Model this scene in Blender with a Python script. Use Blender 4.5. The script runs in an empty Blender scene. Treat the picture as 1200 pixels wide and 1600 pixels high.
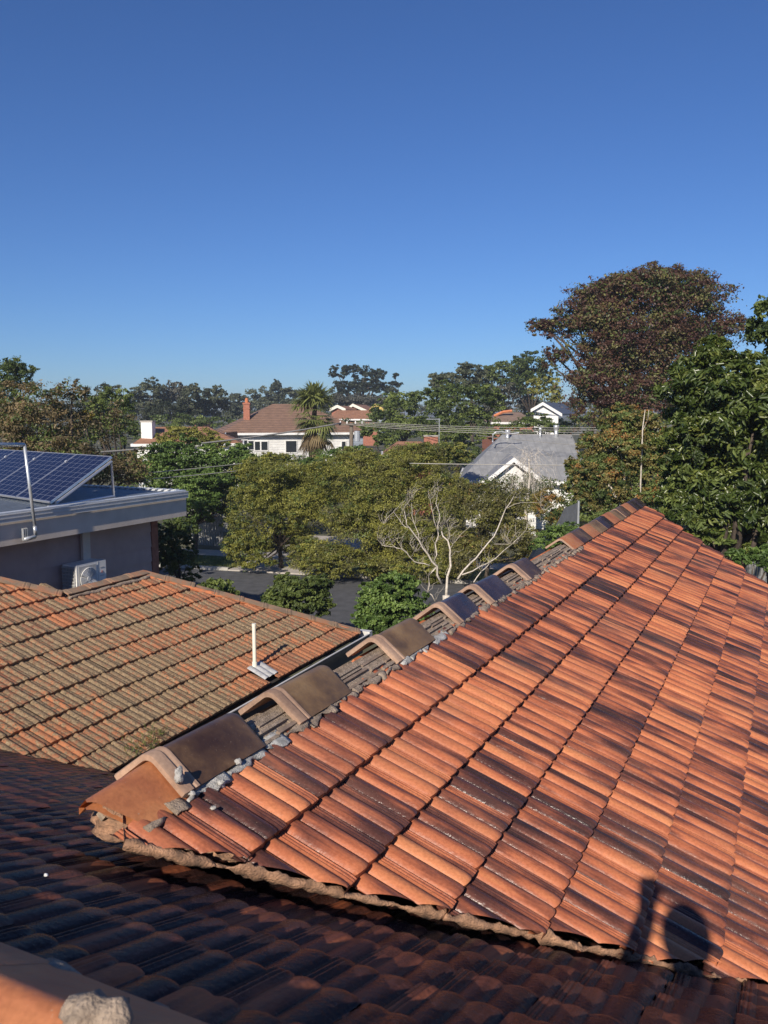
import bpy, bmesh, math, random
import numpy as np
from mathutils import Vector, Matrix
R_ = math.radians
rng = np.random.default_rng(7); random.seed(7)
sc = bpy.context.scene; col = sc.collection
# ------------------------------------------------------------ camera
ZC = 6.3; FPX = 1300.0; PT = R_(6.756)
cam = bpy.data.cameras.new('camera'); camo = bpy.data.objects.new('camera', cam); col.objects.link(camo)
camo.location = (0, 0, ZC); camo.rotation_euler = (R_(90) - PT, 0, 0)
cam.sensor_fit = 'VERTICAL'; cam.sensor_height = 24.0; cam.lens = 24.0 * FPX / 1600
cam.clip_start = 0.03; cam.clip_end = 20000
cam.dof.use_dof = True; cam.dof.focus_distance = 9.0; cam.dof.aperture_fstop = 6.0
sc.camera = camo
# ------------------------------------------------------------ sky, sun, exposure
SUN_AZ, SUN_EL = 18.57, 29.3           # heading the light travels to, elevation of the sun
w = bpy.data.worlds.new('World'); sc.world = w; w.use_nodes = True
nt = w.node_tree; bg = nt.nodes['Background']
sky = nt.nodes.new('ShaderNodeTexSky'); sky.sky_type = 'NISHITA'; sky.sun_disc = False
sky.sun_elevation = R_(SUN_EL); sky.sun_rotation = R_(SUN_AZ + 180); sky.altitude = 0
sky.air_density = 1.0; sky.dust_density = 0.0; sky.ozone_density = 4.0
hs = nt.nodes.new('ShaderNodeMix'); hs.data_type = 'RGBA'; hs.blend_type = 'MULTIPLY'; hs.inputs[0].default_value = 1; hs.inputs[7].default_value = (.62, .87, 1.32, 1)   # white balance
nt.links.new(sky.outputs[0], hs.inputs[6]); nt.links.new(hs.outputs[2], bg.inputs[0]); bg.inputs[1].default_value = 0.062
sun = bpy.data.lights.new('sun', 'SUN'); suno = bpy.data.objects.new('sun', sun); col.objects.link(suno)
sun.energy = 5.0; sun.angle = R_(0.53); sun.color = (1.0, 0.90, 0.77)
LD = Vector((math.sin(R_(SUN_AZ)) * math.cos(R_(SUN_EL)), math.cos(R_(SUN_AZ)) * math.cos(R_(SUN_EL)), -math.sin(R_(SUN_EL))))
suno.rotation_euler = LD.to_track_quat('-Z', 'Y').to_euler()
vs = sc.view_settings; vs.view_transform = 'Standard'; vs.look = 'None'; vs.exposure = 0.2; vs.gamma = 1.0
# ------------------------------------------------------------ pixel helpers (a pixel gives a direction only)
Fw = np.array([0, math.cos(PT), -math.sin(PT)]); Up = np.array([0, math.sin(PT), math.cos(PT)]); Rt = np.array([1., 0, 0])
CP = np.array([0, 0, ZC]); zz = np.array([0, 0, 1.])
def ray(x, y):
    v = Fw * FPX + Rt * (x - 600) - Up * (y - 800); return v / np.linalg.norm(v)
def hitp(x, y, p0, n):
    v = ray(x, y); return CP + v * ((np.asarray(p0) - CP) @ n / (v @ n))
def hitz(x, y, z): return hitp(x, y, np.array([0, 0, z]), zz)
def at(x, y, Y):
    v = ray(x, y); return CP + v * Y / v[1]
def proj(X):
    v = np.asarray(X) - CP; z = v @ Fw; return np.array([600 + FPX * (v @ Rt) / z, 800 - FPX * (v @ Up) / z]), z
def adir(deg): return np.array([math.sin(R_(deg)), math.cos(R_(deg)), 0.])
def gz(y):
    t = min(max((y - 42) / 45., 0), 1); return 2.0 * t * t * (3 - 2 * t)
# ------------------------------------------------------------ materials
M = {}
class NB:
    def __init__(s, name):
        s.m = bpy.data.materials.new(name); s.m.use_nodes = True; s.t = s.m.node_tree; s.b = s.t.nodes['Principled BSDF']; s.out = s.t.nodes['Material Output']; M[name] = s.m
    def n(s, typ, **kw):
        k = s.t.nodes.new(typ)
        for a, b in kw.items(): setattr(k, a, b)
        return k
    def l(s, a, b): s.t.links.new(a, b)
    def val(s, sock, v):
        if isinstance(v, (int, float)): sock.default_value = v
        elif isinstance(v, tuple): sock.default_value = v if len(v) != 3 or sock.type != 'RGBA' else (*v, 1)
        else: s.l(v, sock)
    def math(s, op, a, b=0.0, c=None):
        k = s.n('ShaderNodeMath', operation=op); s.val(k.inputs[0], a); s.val(k.inputs[1], b)
        if c is not None: s.val(k.inputs[2], c)
        return k.outputs[0]
    def comb(s, x, y, z):
        k = s.n('ShaderNodeCombineXYZ'); s.val(k.inputs[0], x); s.val(k.inputs[1], y); s.val(k.inputs[2], z); return k.outputs[0]
    def noise(s, vec, scale, detail=4, rough=.55, out=0):
        k = s.n('ShaderNodeTexNoise'); s.l(vec, k.inputs['Vector']); k.inputs['Scale'].default_value = scale; k.inputs['Detail'].default_value = detail; k.inputs['Roughness'].default_value = rough; return k.outputs[out]
    def ramp(s, fac, stops, interp='LINEAR'):
        k = s.n('ShaderNodeValToRGB'); k.color_ramp.interpolation = interp; e = k.color_ramp.elements
        while len(e) < len(stops): e.new(.5)
        for q, (p, c) in zip(e, stops): q.position = p; q.color = (*c, 1)
        s.val(k.inputs[0], fac); return k.outputs[0]
    def mix(s, f, a, b, typ='MIX'):
        k = s.n('ShaderNodeMix', data_type='RGBA', blend_type=typ); s.val(k.inputs[0], f); s.val(k.inputs[6], a); s.val(k.inputs[7], b); return k.outputs[2]
    def bump(s, h, strength=.3, dist=.01, nrm=None):
        k = s.n('ShaderNodeBump'); k.inputs['Strength'].default_value = strength; k.inputs['Distance'].default_value = dist; s.l(h, k.inputs['Height'])
        if nrm is not None: s.l(nrm, k.inputs['Normal'])
        s.l(k.outputs[0], s.b.inputs['Normal']); return k.outputs[0]
    def geo(s): return s.n('ShaderNodeNewGeometry').outputs['Position']
    def rnd(s):
        a = s.n('ShaderNodeAttribute'); a.attribute_name = 'rnd'; o = s.n('ShaderNodeObjectInfo')
        return s.math('FRACT', s.math('ADD', a.outputs['Fac'], o.outputs['Random']))
def simple(name, c, rough=.6, var=.2, scale=6, metal=0., bump=0., c2=None, spec=.5):
    k = NB(name); p = k.geo(); f = k.noise(p, scale, 6)
    c2 = c2 or tuple(x * (1 - var) for x in c); hi = tuple(min(1, x * (1 + var * .6)) for x in c)
    k.l(k.ramp(f, [(.3, c2), (.7, hi)]), k.b.inputs['Base Color'])
    k.b.inputs['Roughness'].default_value = rough; k.b.inputs['Metallic'].default_value = metal; k.b.inputs['Specular IOR Level'].default_value = spec
    if bump: k.bump(k.noise(p, scale * 5, 5), bump, .01)
    return k
def terracotta():
    k = NB('terracotta'); R = k.rnd()
    uv = k.n('ShaderNodeUVMap'); sp = k.n('ShaderNodeSeparateXYZ'); k.l(uv.outputs[0], sp.inputs[0]); u, v = sp.outputs[0], sp.outputs[1]
    idx = k.math('ADD', k.math('GREATER_THAN', u, .43), k.math('GREATER_THAN', u, .755))
    wn = k.n('ShaderNodeTexWhiteNoise', noise_dimensions='2D'); k.l(k.comb(k.math('MULTIPLY', R, 97.3), k.math('MULTIPLY', idx, 3.71), 0.), wn.inputs['Vector'])
    wt = k.n('ShaderNodeTexWhiteNoise', noise_dimensions='1D'); k.l(k.math('MULTIPLY', R, 71.7), wt.inputs['W'])
    n1 = k.noise(k.comb(k.math('MULTIPLY', u, 2.6), k.math('MULTIPLY', v, .75), k.math('MULTIPLY', R, 60.)), 1.2, 2)
    n2 = k.noise(k.comb(k.math('MULTIPLY', u, 15.), k.math('MULTIPLY', v, .8), k.math('MULTIPLY', R, 33.)), 1.2, 4)
    D = k.math('ADD', k.math('MULTIPLY', wn.outputs['Value'], .42), k.math('ADD', k.math('MULTIPLY', wt.outputs['Value'], .30), k.math('MULTIPLY', k.math('SUBTRACT', n1, .5), .85)))
    pg = k.geo(); D = k.math('ADD', D, k.math('MULTIPLY', k.math('SUBTRACT', k.noise(pg, 1.3, 3), .5), .45))
    D = k.math('ADD', D, k.math('MULTIPLY', k.math('SUBTRACT', n2, .5), .38))
    oc = k.n('ShaderNodeAttribute'); oc.attribute_type = 'OBJECT'; oc.attribute_name = 'glaze_shade'; D = k.math('ADD', k.math('ADD', D, .065), oc.outputs['Fac'])  # per-object shift to darker colour: dark glaze together with painted-in shade
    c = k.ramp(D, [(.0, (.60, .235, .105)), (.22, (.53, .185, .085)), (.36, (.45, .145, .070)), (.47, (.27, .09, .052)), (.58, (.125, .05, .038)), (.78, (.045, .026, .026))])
    p = k.geo(); sp2 = k.noise(p, 90, 5); c = k.mix(.55, c, k.ramp(sp2, [(.3, (.62, .58, .56)), (.7, (1.12, 1.1, 1.08))]), 'MULTIPLY')
    big = k.noise(p, 1.6, 4); c = k.mix(k.math('MULTIPLY', k.ramp(big, [(.5, (0, 0, 0)), (.72, (1, 1, 1))]), .35), c, (.12, .085, .07))
    # pale dust and little chips
    chips = k.noise(p, 240, 2); c = k.mix(k.ramp(chips, [(.70, (0, 0, 0)), (.76, (.6, .6, .6))]), c, (.52, .36, .26))
    k.l(c, k.b.inputs['Base Color'])
    rg = k.ramp(D, [(.3, (.5,) * 3), (.62, (.24,) * 3)]); k.l(k.math('ADD', rg, k.math('MULTIPLY', k.math('SUBTRACT', sp2, .5), .35)), k.b.inputs['Roughness'])
    strip = k.math('MULTIPLY', k.math('GREATER_THAN', u, .77), k.math('LESS_THAN', u, .96))
    tick = k.math('GREATER_THAN', k.math('SINE', k.math('ADD', k.math('MULTIPLY', v, 57.), k.math('MULTIPLY', u, -9.))), .72)
    h = k.math('ADD', k.math('MULTIPLY', k.math('MULTIPLY', strip, tick), -1.), k.math('MULTIPLY', k.noise(p, 60, 5), .5))
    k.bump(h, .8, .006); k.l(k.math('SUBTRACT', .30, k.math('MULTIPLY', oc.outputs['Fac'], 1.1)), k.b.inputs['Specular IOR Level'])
terracotta()
def lichen_tile():
    k = NB('lichen_tile'); R = k.rnd(); p = k.geo()
    a = k.noise(p, 15, 6, .75); b = k.noise(p, .55, 3); c = k.noise(p, 55, 5, .8)
    wt = k.n('ShaderNodeTexWhiteNoise', noise_dimensions='1D'); k.l(k.math('MULTIPLY', R, 71.7), wt.inputs['W']); T = wt.outputs['Value']
    base = k.ramp(T, [(0, (.46, .18, .085)), (.5, (.36, .15, .08)), (1, (.28, .125, .075))])
    li = k.ramp(c, [(.32, (.10, .075, .045)), (.5, (.25, .185, .11)), (.66, (.46, .37, .24))])
    at_ = k.n('ShaderNodeAttribute'); at_.attribute_name = 'clean'; oc = k.n('ShaderNodeAttribute'); oc.attribute_type = 'OBJECT'; oc.attribute_name = 'clean'
    cl = k.math('ADD', at_.outputs['Fac'], oc.outputs['Fac'])
    cov = k.math('ADD', k.math('MULTIPLY', k.math('SUBTRACT', a, .5), 3.2), k.math('ADD', k.math('MULTIPLY', k.math('SUBTRACT', b, .5), 1.2), k.math('MULTIPLY', k.math('SUBTRACT', T, .5), .30)))
    cov = k.math('SUBTRACT', k.math('ADD', cov, .68), k.math('MULTIPLY', cl, .6))
    f = k.ramp(cov, [(.35, (.06,) * 3), (.62, (.9,) * 3)])
    cc = k.mix(f, base, li); dark = k.noise(p, 38, 4, .7); cc = k.mix(k.ramp(dark, [(.54, (0,) * 3), (.66, (.85,) * 3)]), cc, (.045, .042, .03))
    k.l(cc, k.b.inputs['Base Color']); k.b.inputs['Roughness'].default_value = .9; k.b.inputs['Specular IOR Level'].default_value = .2
    k.bump(k.math('ADD', a, c), .6, .008)
lichen_tile()
def cap_mat(name, c1, c2, c3, rough):
    k = NB(name); p = k.geo(); a = k.noise(p, 5, 4); s = k.noise(p, 70, 5)
    c = k.ramp(a, [(.32, c1), (.5, c2), (.68, c3)]); c = k.mix(.5, c, k.ramp(s, [(.3, (.6,) * 3), (.7, (1.1,) * 3)]), 'MULTIPLY')
    ch = k.noise(p, 150, 2); c = k.mix(k.ramp(ch, [(.70, (0,) * 3), (.75, (.6,) * 3)]), c, (.4, .3, .22))
    k.l(c, k.b.inputs['Base Color']); k.l(k.math('ADD', rough, k.math('MULTIPLY', k.math('SUBTRACT', s, .5), .4)), k.b.inputs['Roughness']); k.bump(s, .2, .004)
cap_mat('cap_brown', (.055, .028, .018), (.10, .055, .03), (.20, .115, .055), .38)
cap_mat('cap_olive', (.10, .06, .035), (.22, .13, .06), (.30, .19, .09), .5)
cap_mat('cap_black', (.028, .018, .02), (.05, .028, .026), (.10, .06, .045), .3)
cap_mat('cap_clay', (.40, .14, .06), (.50, .19, .075), (.55, .24, .10), .55)
cap_mat('cap_lichen', (.18, .13, .09), (.29, .20, .13), (.42, .19, .10), .9)
cap_mat('cap_rim', (.30, .19, .13), (.40, .26, .18), (.48, .32, .22), .7)
simple('mortar', (.36, .28, .21), .95, .45, 30, bump=.9)
simple('valley_mortar', (.38, .215, .13), .95, .5, 26, bump=1., c2=(.13, .08, .055))
simple('grey_mortar', (.50, .49, .46), .95, .4, 40, bump=.8)
simple('sarking', (.04, .032, .028), .9, .3, 8)
simple('batten', (.26, .19, .14), .85, .35, 20, bump=.3)
simple('lead', (.52, .52, .51), .6, .3, 14, metal=.0, bump=.3)
simple('white_paint', (.78, .78, .76), .5, .08, 3)
simple('cream_pvc', (.80, .77, .66), .45, .08, 5)
simple('weatherboard', (.80, .80, .78), .6, .06, 2)
simple('grey_board', (.50, .36, .32), .7, .12, 3, bump=.1)
simple('fascia_grey', (.66, .57, .48), .5, .10, 3)
simple('gutter_metal', (.62, .61, .58), .4, .12, 5, metal=.0)
simple('gutter_dark', (.07, .075, .08), .4, .2, 5)
simple('roof_metal', (.22, .25, .28), .4, .15, 4, metal=.35)
simple('roof_flash', (.72, .74, .75), .35, .1, 5, metal=.3)
simple('galvanised', (.62, .64, .65), .35, .15, 9, metal=.6)
simple('slate_roof', (.09, .10, .12), .5, .2, 3)
simple('brick', (.35, .14, .09), .85, .3, 9, bump=.3)
simple('orange_clay', (.55, .19, .08), .8, .25, 9)
simple('dark_glass', (.025, .03, .035), .08, .2, 3)
simple('asphalt', (.085, .087, .092), .9, .3, 3, bump=.3)
simple('concrete', (.46, .42, .37), .9, .2, 2.5, bump=.2)
simple('kerb_conc', (.42, .40, .36), .9, .25, 3, bump=.2)
simple('lawn', (.13, .16, .045), .95, .45, 1.8, bump=.5)
simple('earth', (.10, .10, .055), .95, .45, .35, bump=.4)
simple('bark', (.085, .065, .05), .9, .4, 14, bump=.6)
simple('pale_bark', (.60, .54, .46), .8, .3, 20, bump=.3)
simple('fence_grey', (.24, .24, .235), .85, .3, 8)
simple('fence_white', (.62, .62, .60), .7, .2, 8)
simple('cable', (.30, .29, .27), .6, .1, 3)
simple('cable_pale', (.38, .365, .33), .6, .1, 3)
simple('pole_wood', (.16, .13, .10), .9, .3, 10)
simple('ac_white', (.80, .79, .75), .4, .05, 3)
simple('ac_grey', (.50, .50, .49), .4, .1, 3)
simple('ac_dark', (.05, .055, .06), .5, .1, 3)
simple('red_mark', (.55, .05, .04), .5, .05, 3)
simple('alu', (.66, .67, .69), .3, .08, 3, metal=.7)
simple('car_paint', (.015, .017, .022), .15, .1, 2)
simple('skin', (.55, .33, .24), .5, .1, 8)
simple('cloth_dark', (.03, .04, .07), .9, .2, 12)
simple('cloth_blue', (.06, .09, .16), .9, .2, 12)
simple('hair', (.03, .022, .016), .6, .2, 30)
simple('phone_black', (.012, .012, .014), .2, .1, 3)
simple('blue_wall', (.25, .30, .36), .7, .1, 2)
simple('yellow_paint', (.62, .45, .12), .6, .1, 2)
simple('cloth_mesh', (.13, .14, .15), .9, .2, 5)
def striped(name, c1, c2, axis, freq, rough=.85, thr=.8, bump=.6):
    k = NB(name); p = k.geo(); s = k.n('ShaderNodeSeparateXYZ'); k.l(p, s.inputs[0])
    ph = k.math('FRACT', k.math('MULTIPLY', s.outputs[axis], freq)); f = k.math('GREATER_THAN', ph, thr)
    nz = k.noise(p, 2.5, 5); base = k.mix(.5, c1, k.ramp(nz, [(.3, (.5,) * 3), (.7, (1.2,) * 3)]), 'MULTIPLY')
    k.l(k.mix(f, base, c2), k.b.inputs['Base Color']); k.b.inputs['Roughness'].default_value = rough; k.bump(ph, bump, .03)
striped('far_tiles', (.24, .145, .10), (.09, .055, .04), 2, 6.5)
striped('far_tiles_red', (.34, .17, .10), (.15, .075, .045), 2, 7.5)
striped('grey_colorbond', (.28, .285, .29), (.23, .235, .24), 0, 2.6, .5, .85, .3)
striped('far_tiles_dull', (.24, .17, .13), (.13, .09, .07), 2, 7.5)
striped('white_boards', (.80, .80, .78), (.45, .46, .47), 2, 4.5, .6, .88, .8)
striped('blue_boards', (.30, .35, .42), (.16, .19, .23), 2, 4.5, .6, .88, .8)
def solar_mat():
    k = NB('solar_cells'); uv = k.n('ShaderNodeUVMap'); sp = k.n('ShaderNodeSeparateXYZ'); k.l(uv.outputs[0], sp.inputs[0])
    def line(s, n, wd): ph = k.math('FRACT', k.math('MULTIPLY', s, n)); return k.math('ADD', k.math('LESS_THAN', ph, wd), k.math('GREATER_THAN', ph, 1 - wd))
    f = k.math('MINIMUM', k.math('ADD', line(sp.outputs[0], 6, .022), line(sp.outputs[1], 10, .016)), 1.)
    k.l(k.mix(f, (.009, .010, .034), (.22, .24, .30)), k.b.inputs['Base Color']); k.b.inputs['Roughness'].default_value = .2; k.b.inputs['Specular IOR Level'].default_value = .15
solar_mat()
def leaf_mat(name, stops, trans=.22, rough=.5, spec=.35):
    k = NB(name); a = k.n('ShaderNodeAttribute'); a.attribute_name = 'tint'
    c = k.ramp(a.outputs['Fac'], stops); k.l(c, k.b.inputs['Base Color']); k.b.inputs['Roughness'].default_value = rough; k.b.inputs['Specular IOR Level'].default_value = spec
    tr = k.n('ShaderNodeBsdfTranslucent'); k.l(k.mix(1., c, (1.5, 1.5, .6), 'MULTIPLY'), tr.inputs[0]); mx = k.n('ShaderNodeMixShader'); mx.inputs[0].default_value = trans
    k.l(k.b.outputs[0], mx.inputs[1]); k.l(tr.outputs[0], mx.inputs[2]); k.l(mx.outputs[0], k.out.inputs[0])
leaf_mat('leaf_dark', [(0, (0.0297, 0.04725, 0.0135)), (.5, (0.06075, 0.0918, 0.0243)), (1, (0.1283, 0.162, 0.04455))])
leaf_mat('leaf_hedge', [(0, (0.0416, 0.072, 0.016)), (.5, (0.088, 0.152, 0.0352)), (1, (0.176, 0.256, 0.064))])
leaf_mat('leaf_bay', [(0, (0.036, 0.05904, 0.012)), (.5, (0.072, 0.1045, 0.0216)), (1, (0.18, 0.2029, 0.048))], .2, .32, .5)
leaf_mat('leaf_olive', [(0, (0.09002, 0.09568, 0.0212)), (.5, (0.1882, 0.1914, 0.03888)), (1, (0.3274, 0.322, 0.07422))])
leaf_mat('leaf_olive_dull', [(0, (0.07535, 0.0693, 0.02772)), (.5, (0.1256, 0.1247, 0.04158)), (1, (0.2134, 0.201, 0.0693))])
leaf_mat('leaf_brown', [(0, (0.06875, 0.05625, 0.03125)), (.5, (0.1313, 0.1063, 0.05625)), (1, (0.2375, 0.175, 0.0875))])
leaf_mat('leaf_plum', [(0, (0.04888, 0.02392, 0.0215)), (.4, (0.08309, 0.0414, 0.03128)), (.75, (0.1271, 0.0644, 0.04399)), (1, (0.1271, 0.1104, 0.04888))])
leaf_mat('leaf_green', [(0, (0.048, 0.072, 0.021)), (.5, (0.0975, 0.135, 0.036)), (1, (0.18, 0.225, 0.06))])
leaf_mat('leaf_gum', [(0, (0.039, 0.0494, 0.0286)), (.5, (0.0715, 0.0858, 0.0494)), (1, (0.13, 0.143, 0.0806))], .15, .6)
leaf_mat('leaf_gum_grey', [(0, (.055, .058, .046)), (.5, (.09, .092, .072)), (1, (.14, .14, .11))], .15, .6)
leaf_mat('leaf_pine', [(0, (.012, .018, .010)), (.5, (.024, .034, .018)), (1, (.055, .07, .035))], .1, .6)
leaf_mat('leaf_autumn', [(0, (0.1125, 0.0975, 0.03)), (.5, (0.195, 0.1725, 0.0525)), (.85, (0.3, 0.225, 0.075)), (1, (0.33, 0.15, 0.045))])
leaf_mat('leaf_yellow', [(0, (.14, .11, .015)), (1, (.32, .25, .04))])
leaf_mat('leaf_palm', [(0, (0.09, 0.105, 0.033)), (.5, (0.165, 0.1875, 0.06)), (1, (0.3, 0.33, 0.105))], .2, .4)
leaf_mat('leaf_palm_dry', [(0, (.10, .07, .035)), (1, (.24, .18, .09))], .2, .7)
leaf_mat('grass', [(0, (.07, .09, .02)), (1, (.17, .19, .05))])
leaf_mat('twig', [(0, (.16, .14, .115)), (1, (.36, .33, .28))], .0, .8)
# ------------------------------------------------------------ object helpers
def link(o, parent=None):
    col.objects.link(o)
    if parent is not None: o.parent = parent
    return o
def tag(o, label, cat, group=None):
    o['label'] = label; o['category'] = cat
    if group: o['group'] = group
    return o
def empty(name, loc, label, cat, group=None):
    o = bpy.data.objects.new(name, None); o.location = Vector([float(a) for a in loc]); o.empty_display_size = .2
    link(o); return tag(o, label, cat, group)
def wobj(name, verts, faces, mat, parent=None, smooth=False, uv=None):
    """mesh from world-space vertices; origin moved to the parent's frame"""
    off = np.array(parent_loc(parent)); v = np.asarray(verts, float) - off
    me = bpy.data.meshes.new(name); me.from_pydata(v.tolist(), [], [list(f) for f in faces]); me.update()
    me.materials.append(M[mat] if isinstance(mat, str) else mat)
    if smooth: me.polygons.foreach_set('use_smooth', [True] * len(me.polygons))
    return link(bpy.data.objects.new(name, me), parent)
def parent_loc(p):
    t = Vector((0, 0, 0))
    while p is not None: t = t + p.location; p = p.parent
    return t
def stuff(o): o['kind'] = 'stuff'; return o
def struct(o): o['kind'] = 'structure'; return o
class MB:
    def __init__(s): s.v = []; s.f = []
    def add(s, v, f): n = len(s.v); s.v += [list(map(float, a)) for a in v]; s.f += [[i + n for i in q] for q in f]; return s
    def box(s, o, ax, ay, az):
        o, ax, ay, az = map(np.asarray, (o, ax, ay, az)); v = [o + ax * i + ay * j + az * k for k in (0, 1) for j in (0, 1) for i in (0, 1)]
        f = [(0, 2, 3, 1), (4, 5, 7, 6), (0, 1, 5, 4), (2, 6, 7, 3), (0, 4, 6, 2), (1, 3, 7, 5)]
        if np.linalg.det(np.array([ax, ay, az], float)) < 0: f = [q[::-1] for q in f]
        return s.add(v, f)
    def prism(s, poly, ext):
        n = len(poly); a = [np.asarray(p, float) for p in poly]; b = [p + np.asarray(ext) for p in a]
        return s.add(a + b, [tuple(range(n))[::-1], tuple(range(n, 2 * n))] + [(i, (i + 1) % n, n + (i + 1) % n, n + i) for i in range(n)])
    def tube(s, pts, rad, sides=6):
        pts = [np.asarray(p, float) for p in pts]; n = len(pts); rad = [rad] * n if np.isscalar(rad) else rad; V = []; Fc = []
        for i, p in enumerate(pts):
            t = pts[min(i + 1, n - 1)] - pts[max(i - 1, 0)]; t /= np.linalg.norm(t) + 1e-9
            a = np.cross(t, [0, 0, 1.]) if abs(t[2]) < .95 else np.cross(t, [1., 0, 0]); a /= np.linalg.norm(a); b = np.cross(t, a)
            V += [p + rad[i] * (a * math.cos(2 * math.pi * k / sides) + b * math.sin(2 * math.pi * k / sides)) for k in range(sides)]
        for i in range(n - 1):
            for k in range(sides): Fc.append((i * sides + k, i * sides + (k + 1) % sides, (i + 1) * sides + (k + 1) % sides, (i + 1) * sides + k))
        Fc += [tuple(range(sides))[::-1], tuple(range((n - 1) * sides, n * sides))]
        return s.add(V, Fc)
    def build(s, name, mat, parent=None, smooth=False): return wobj(name, s.v, s.f, mat, parent, smooth)
def frame_mat(X, Y, Z, o):
    m = Matrix.Identity(4)
    for i in range(3): m[i][0], m[i][1], m[i][2], m[i][3] = float(X[i]), float(Y[i]), float(Z[i]), float(o[i])
    return m
# ------------------------------------------------------------ roof tile (x right, y up the slope, z out)
def tile_arrays(wd, g, fine=True, over=.05, lift=.028, hump=.021, kind='A'):
    if fine: xs = [0, .02] + list(np.linspace(.05, .40, 9)) + [.425] + list(np.linspace(.45, .74, 8)) + [.765, .79, .81, .83, .86, .88, .90, .93, .95, .97, .985]; ys = [0, 0, .006, .016, .035, g * .55, g + over]
    else: xs = [0, .03, .12, .22, .32, .40, .425, .48, .56, .64, .72, .765, .83, .88, .97, .985]; ys = [0, 0, .02, g + over]
    def pz(x):
        if x <= .42: q = (x - .02) / .40; return hump * max(0, math.sin(math.pi * min(max(q, 0), 1))) ** .62 * (1 if kind == 'A' else .62)
        if x <= .755: q = (x - .42) / .345; return hump * 1.05 * max(0, math.sin(math.pi * min(max(q, 0), 1))) ** .55
        rib = .004 if (.80 < x < .84 or .87 < x < .91 or .94 < x < .96) else 0.
        return (.010 + rib) if x < .98 else .002
    V = []; UV = []
    for j, y in enumerate(ys):
        for x in xs:
            k = 1.0 if y >= .03 else (.62 + .38 * math.sqrt(max(0, min(1, y / .03))))
            z = lift * (1 - y / g) + pz(x) * k
            if j == 0: z = lift - .026; y2 = .004
            else: y2 = y + (.012 * (1 - pz(x) / (hump * 1.05)) if (y < .03 and x < .76) else 0)
            V.append((x * wd, y2, z)); UV.append((x, y / g))
    n = len(xs); Fc = [(j * n + i, j * n + i + 1, (j + 1) * n + i + 1, (j + 1) * n + i) for j in range(len(ys) - 1) for i in range(n - 1)]
    return np.array(V), Fc, np.array(UV)
def tile_mesh(name, V, Fc, UV, mat, rndv=None, clean=None):
    me = bpy.data.meshes.new(name); me.from_pydata(V.tolist() if hasattr(V, 'tolist') else V, [], Fc); me.update()
    ul = me.uv_layers.new(name='UVMap'); li = np.empty(len(me.loops), np.int32); me.loops.foreach_get('vertex_index', li)
    ul.data.foreach_set('uv', np.asarray(UV)[li].ravel().astype(np.float32))
    if rndv is not None: a = me.attributes.new('rnd', 'FLOAT', 'POINT'); a.data.foreach_set('value', np.asarray(rndv, np.float32))
    if clean is not None: a = me.attributes.new('clean', 'FLOAT', 'POINT'); a.data.foreach_set('value', np.asarray(clean, np.float32))
    me.materials.append(M[mat]); me.polygons.foreach_set('use_smooth', [True] * len(me.polygons)); return me
def mark_sharp(me, ang=50):
    try: me.set_sharp_from_angle(angle=R_(ang))
    except Exception: pass
def clip_tile(V, Fc, UV, mtx, planes):
    """cut one tile (given in world space through mtx) by world planes, keeping the positive side"""
    bm = bmesh.new(); vs_ = [bm.verts.new(mtx @ Vector(v)) for v in V]; ul = bm.loops.layers.uv.new('UVMap')
    for f in Fc:
        q = bm.faces.new([vs_[i] for i in f]); q.smooth = True
        for lp, i in zip(q.loops, f): lp[ul].uv = UV[i]
    for p, n in planes:
        bmesh.ops.bisect_plane(bm, geom=bm.verts[:] + bm.edges[:] + bm.faces[:], plane_co=Vector(p), plane_no=Vector(n), clear_inner=True)
    if not bm.faces: bm.free(); return None
    return bm
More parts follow.
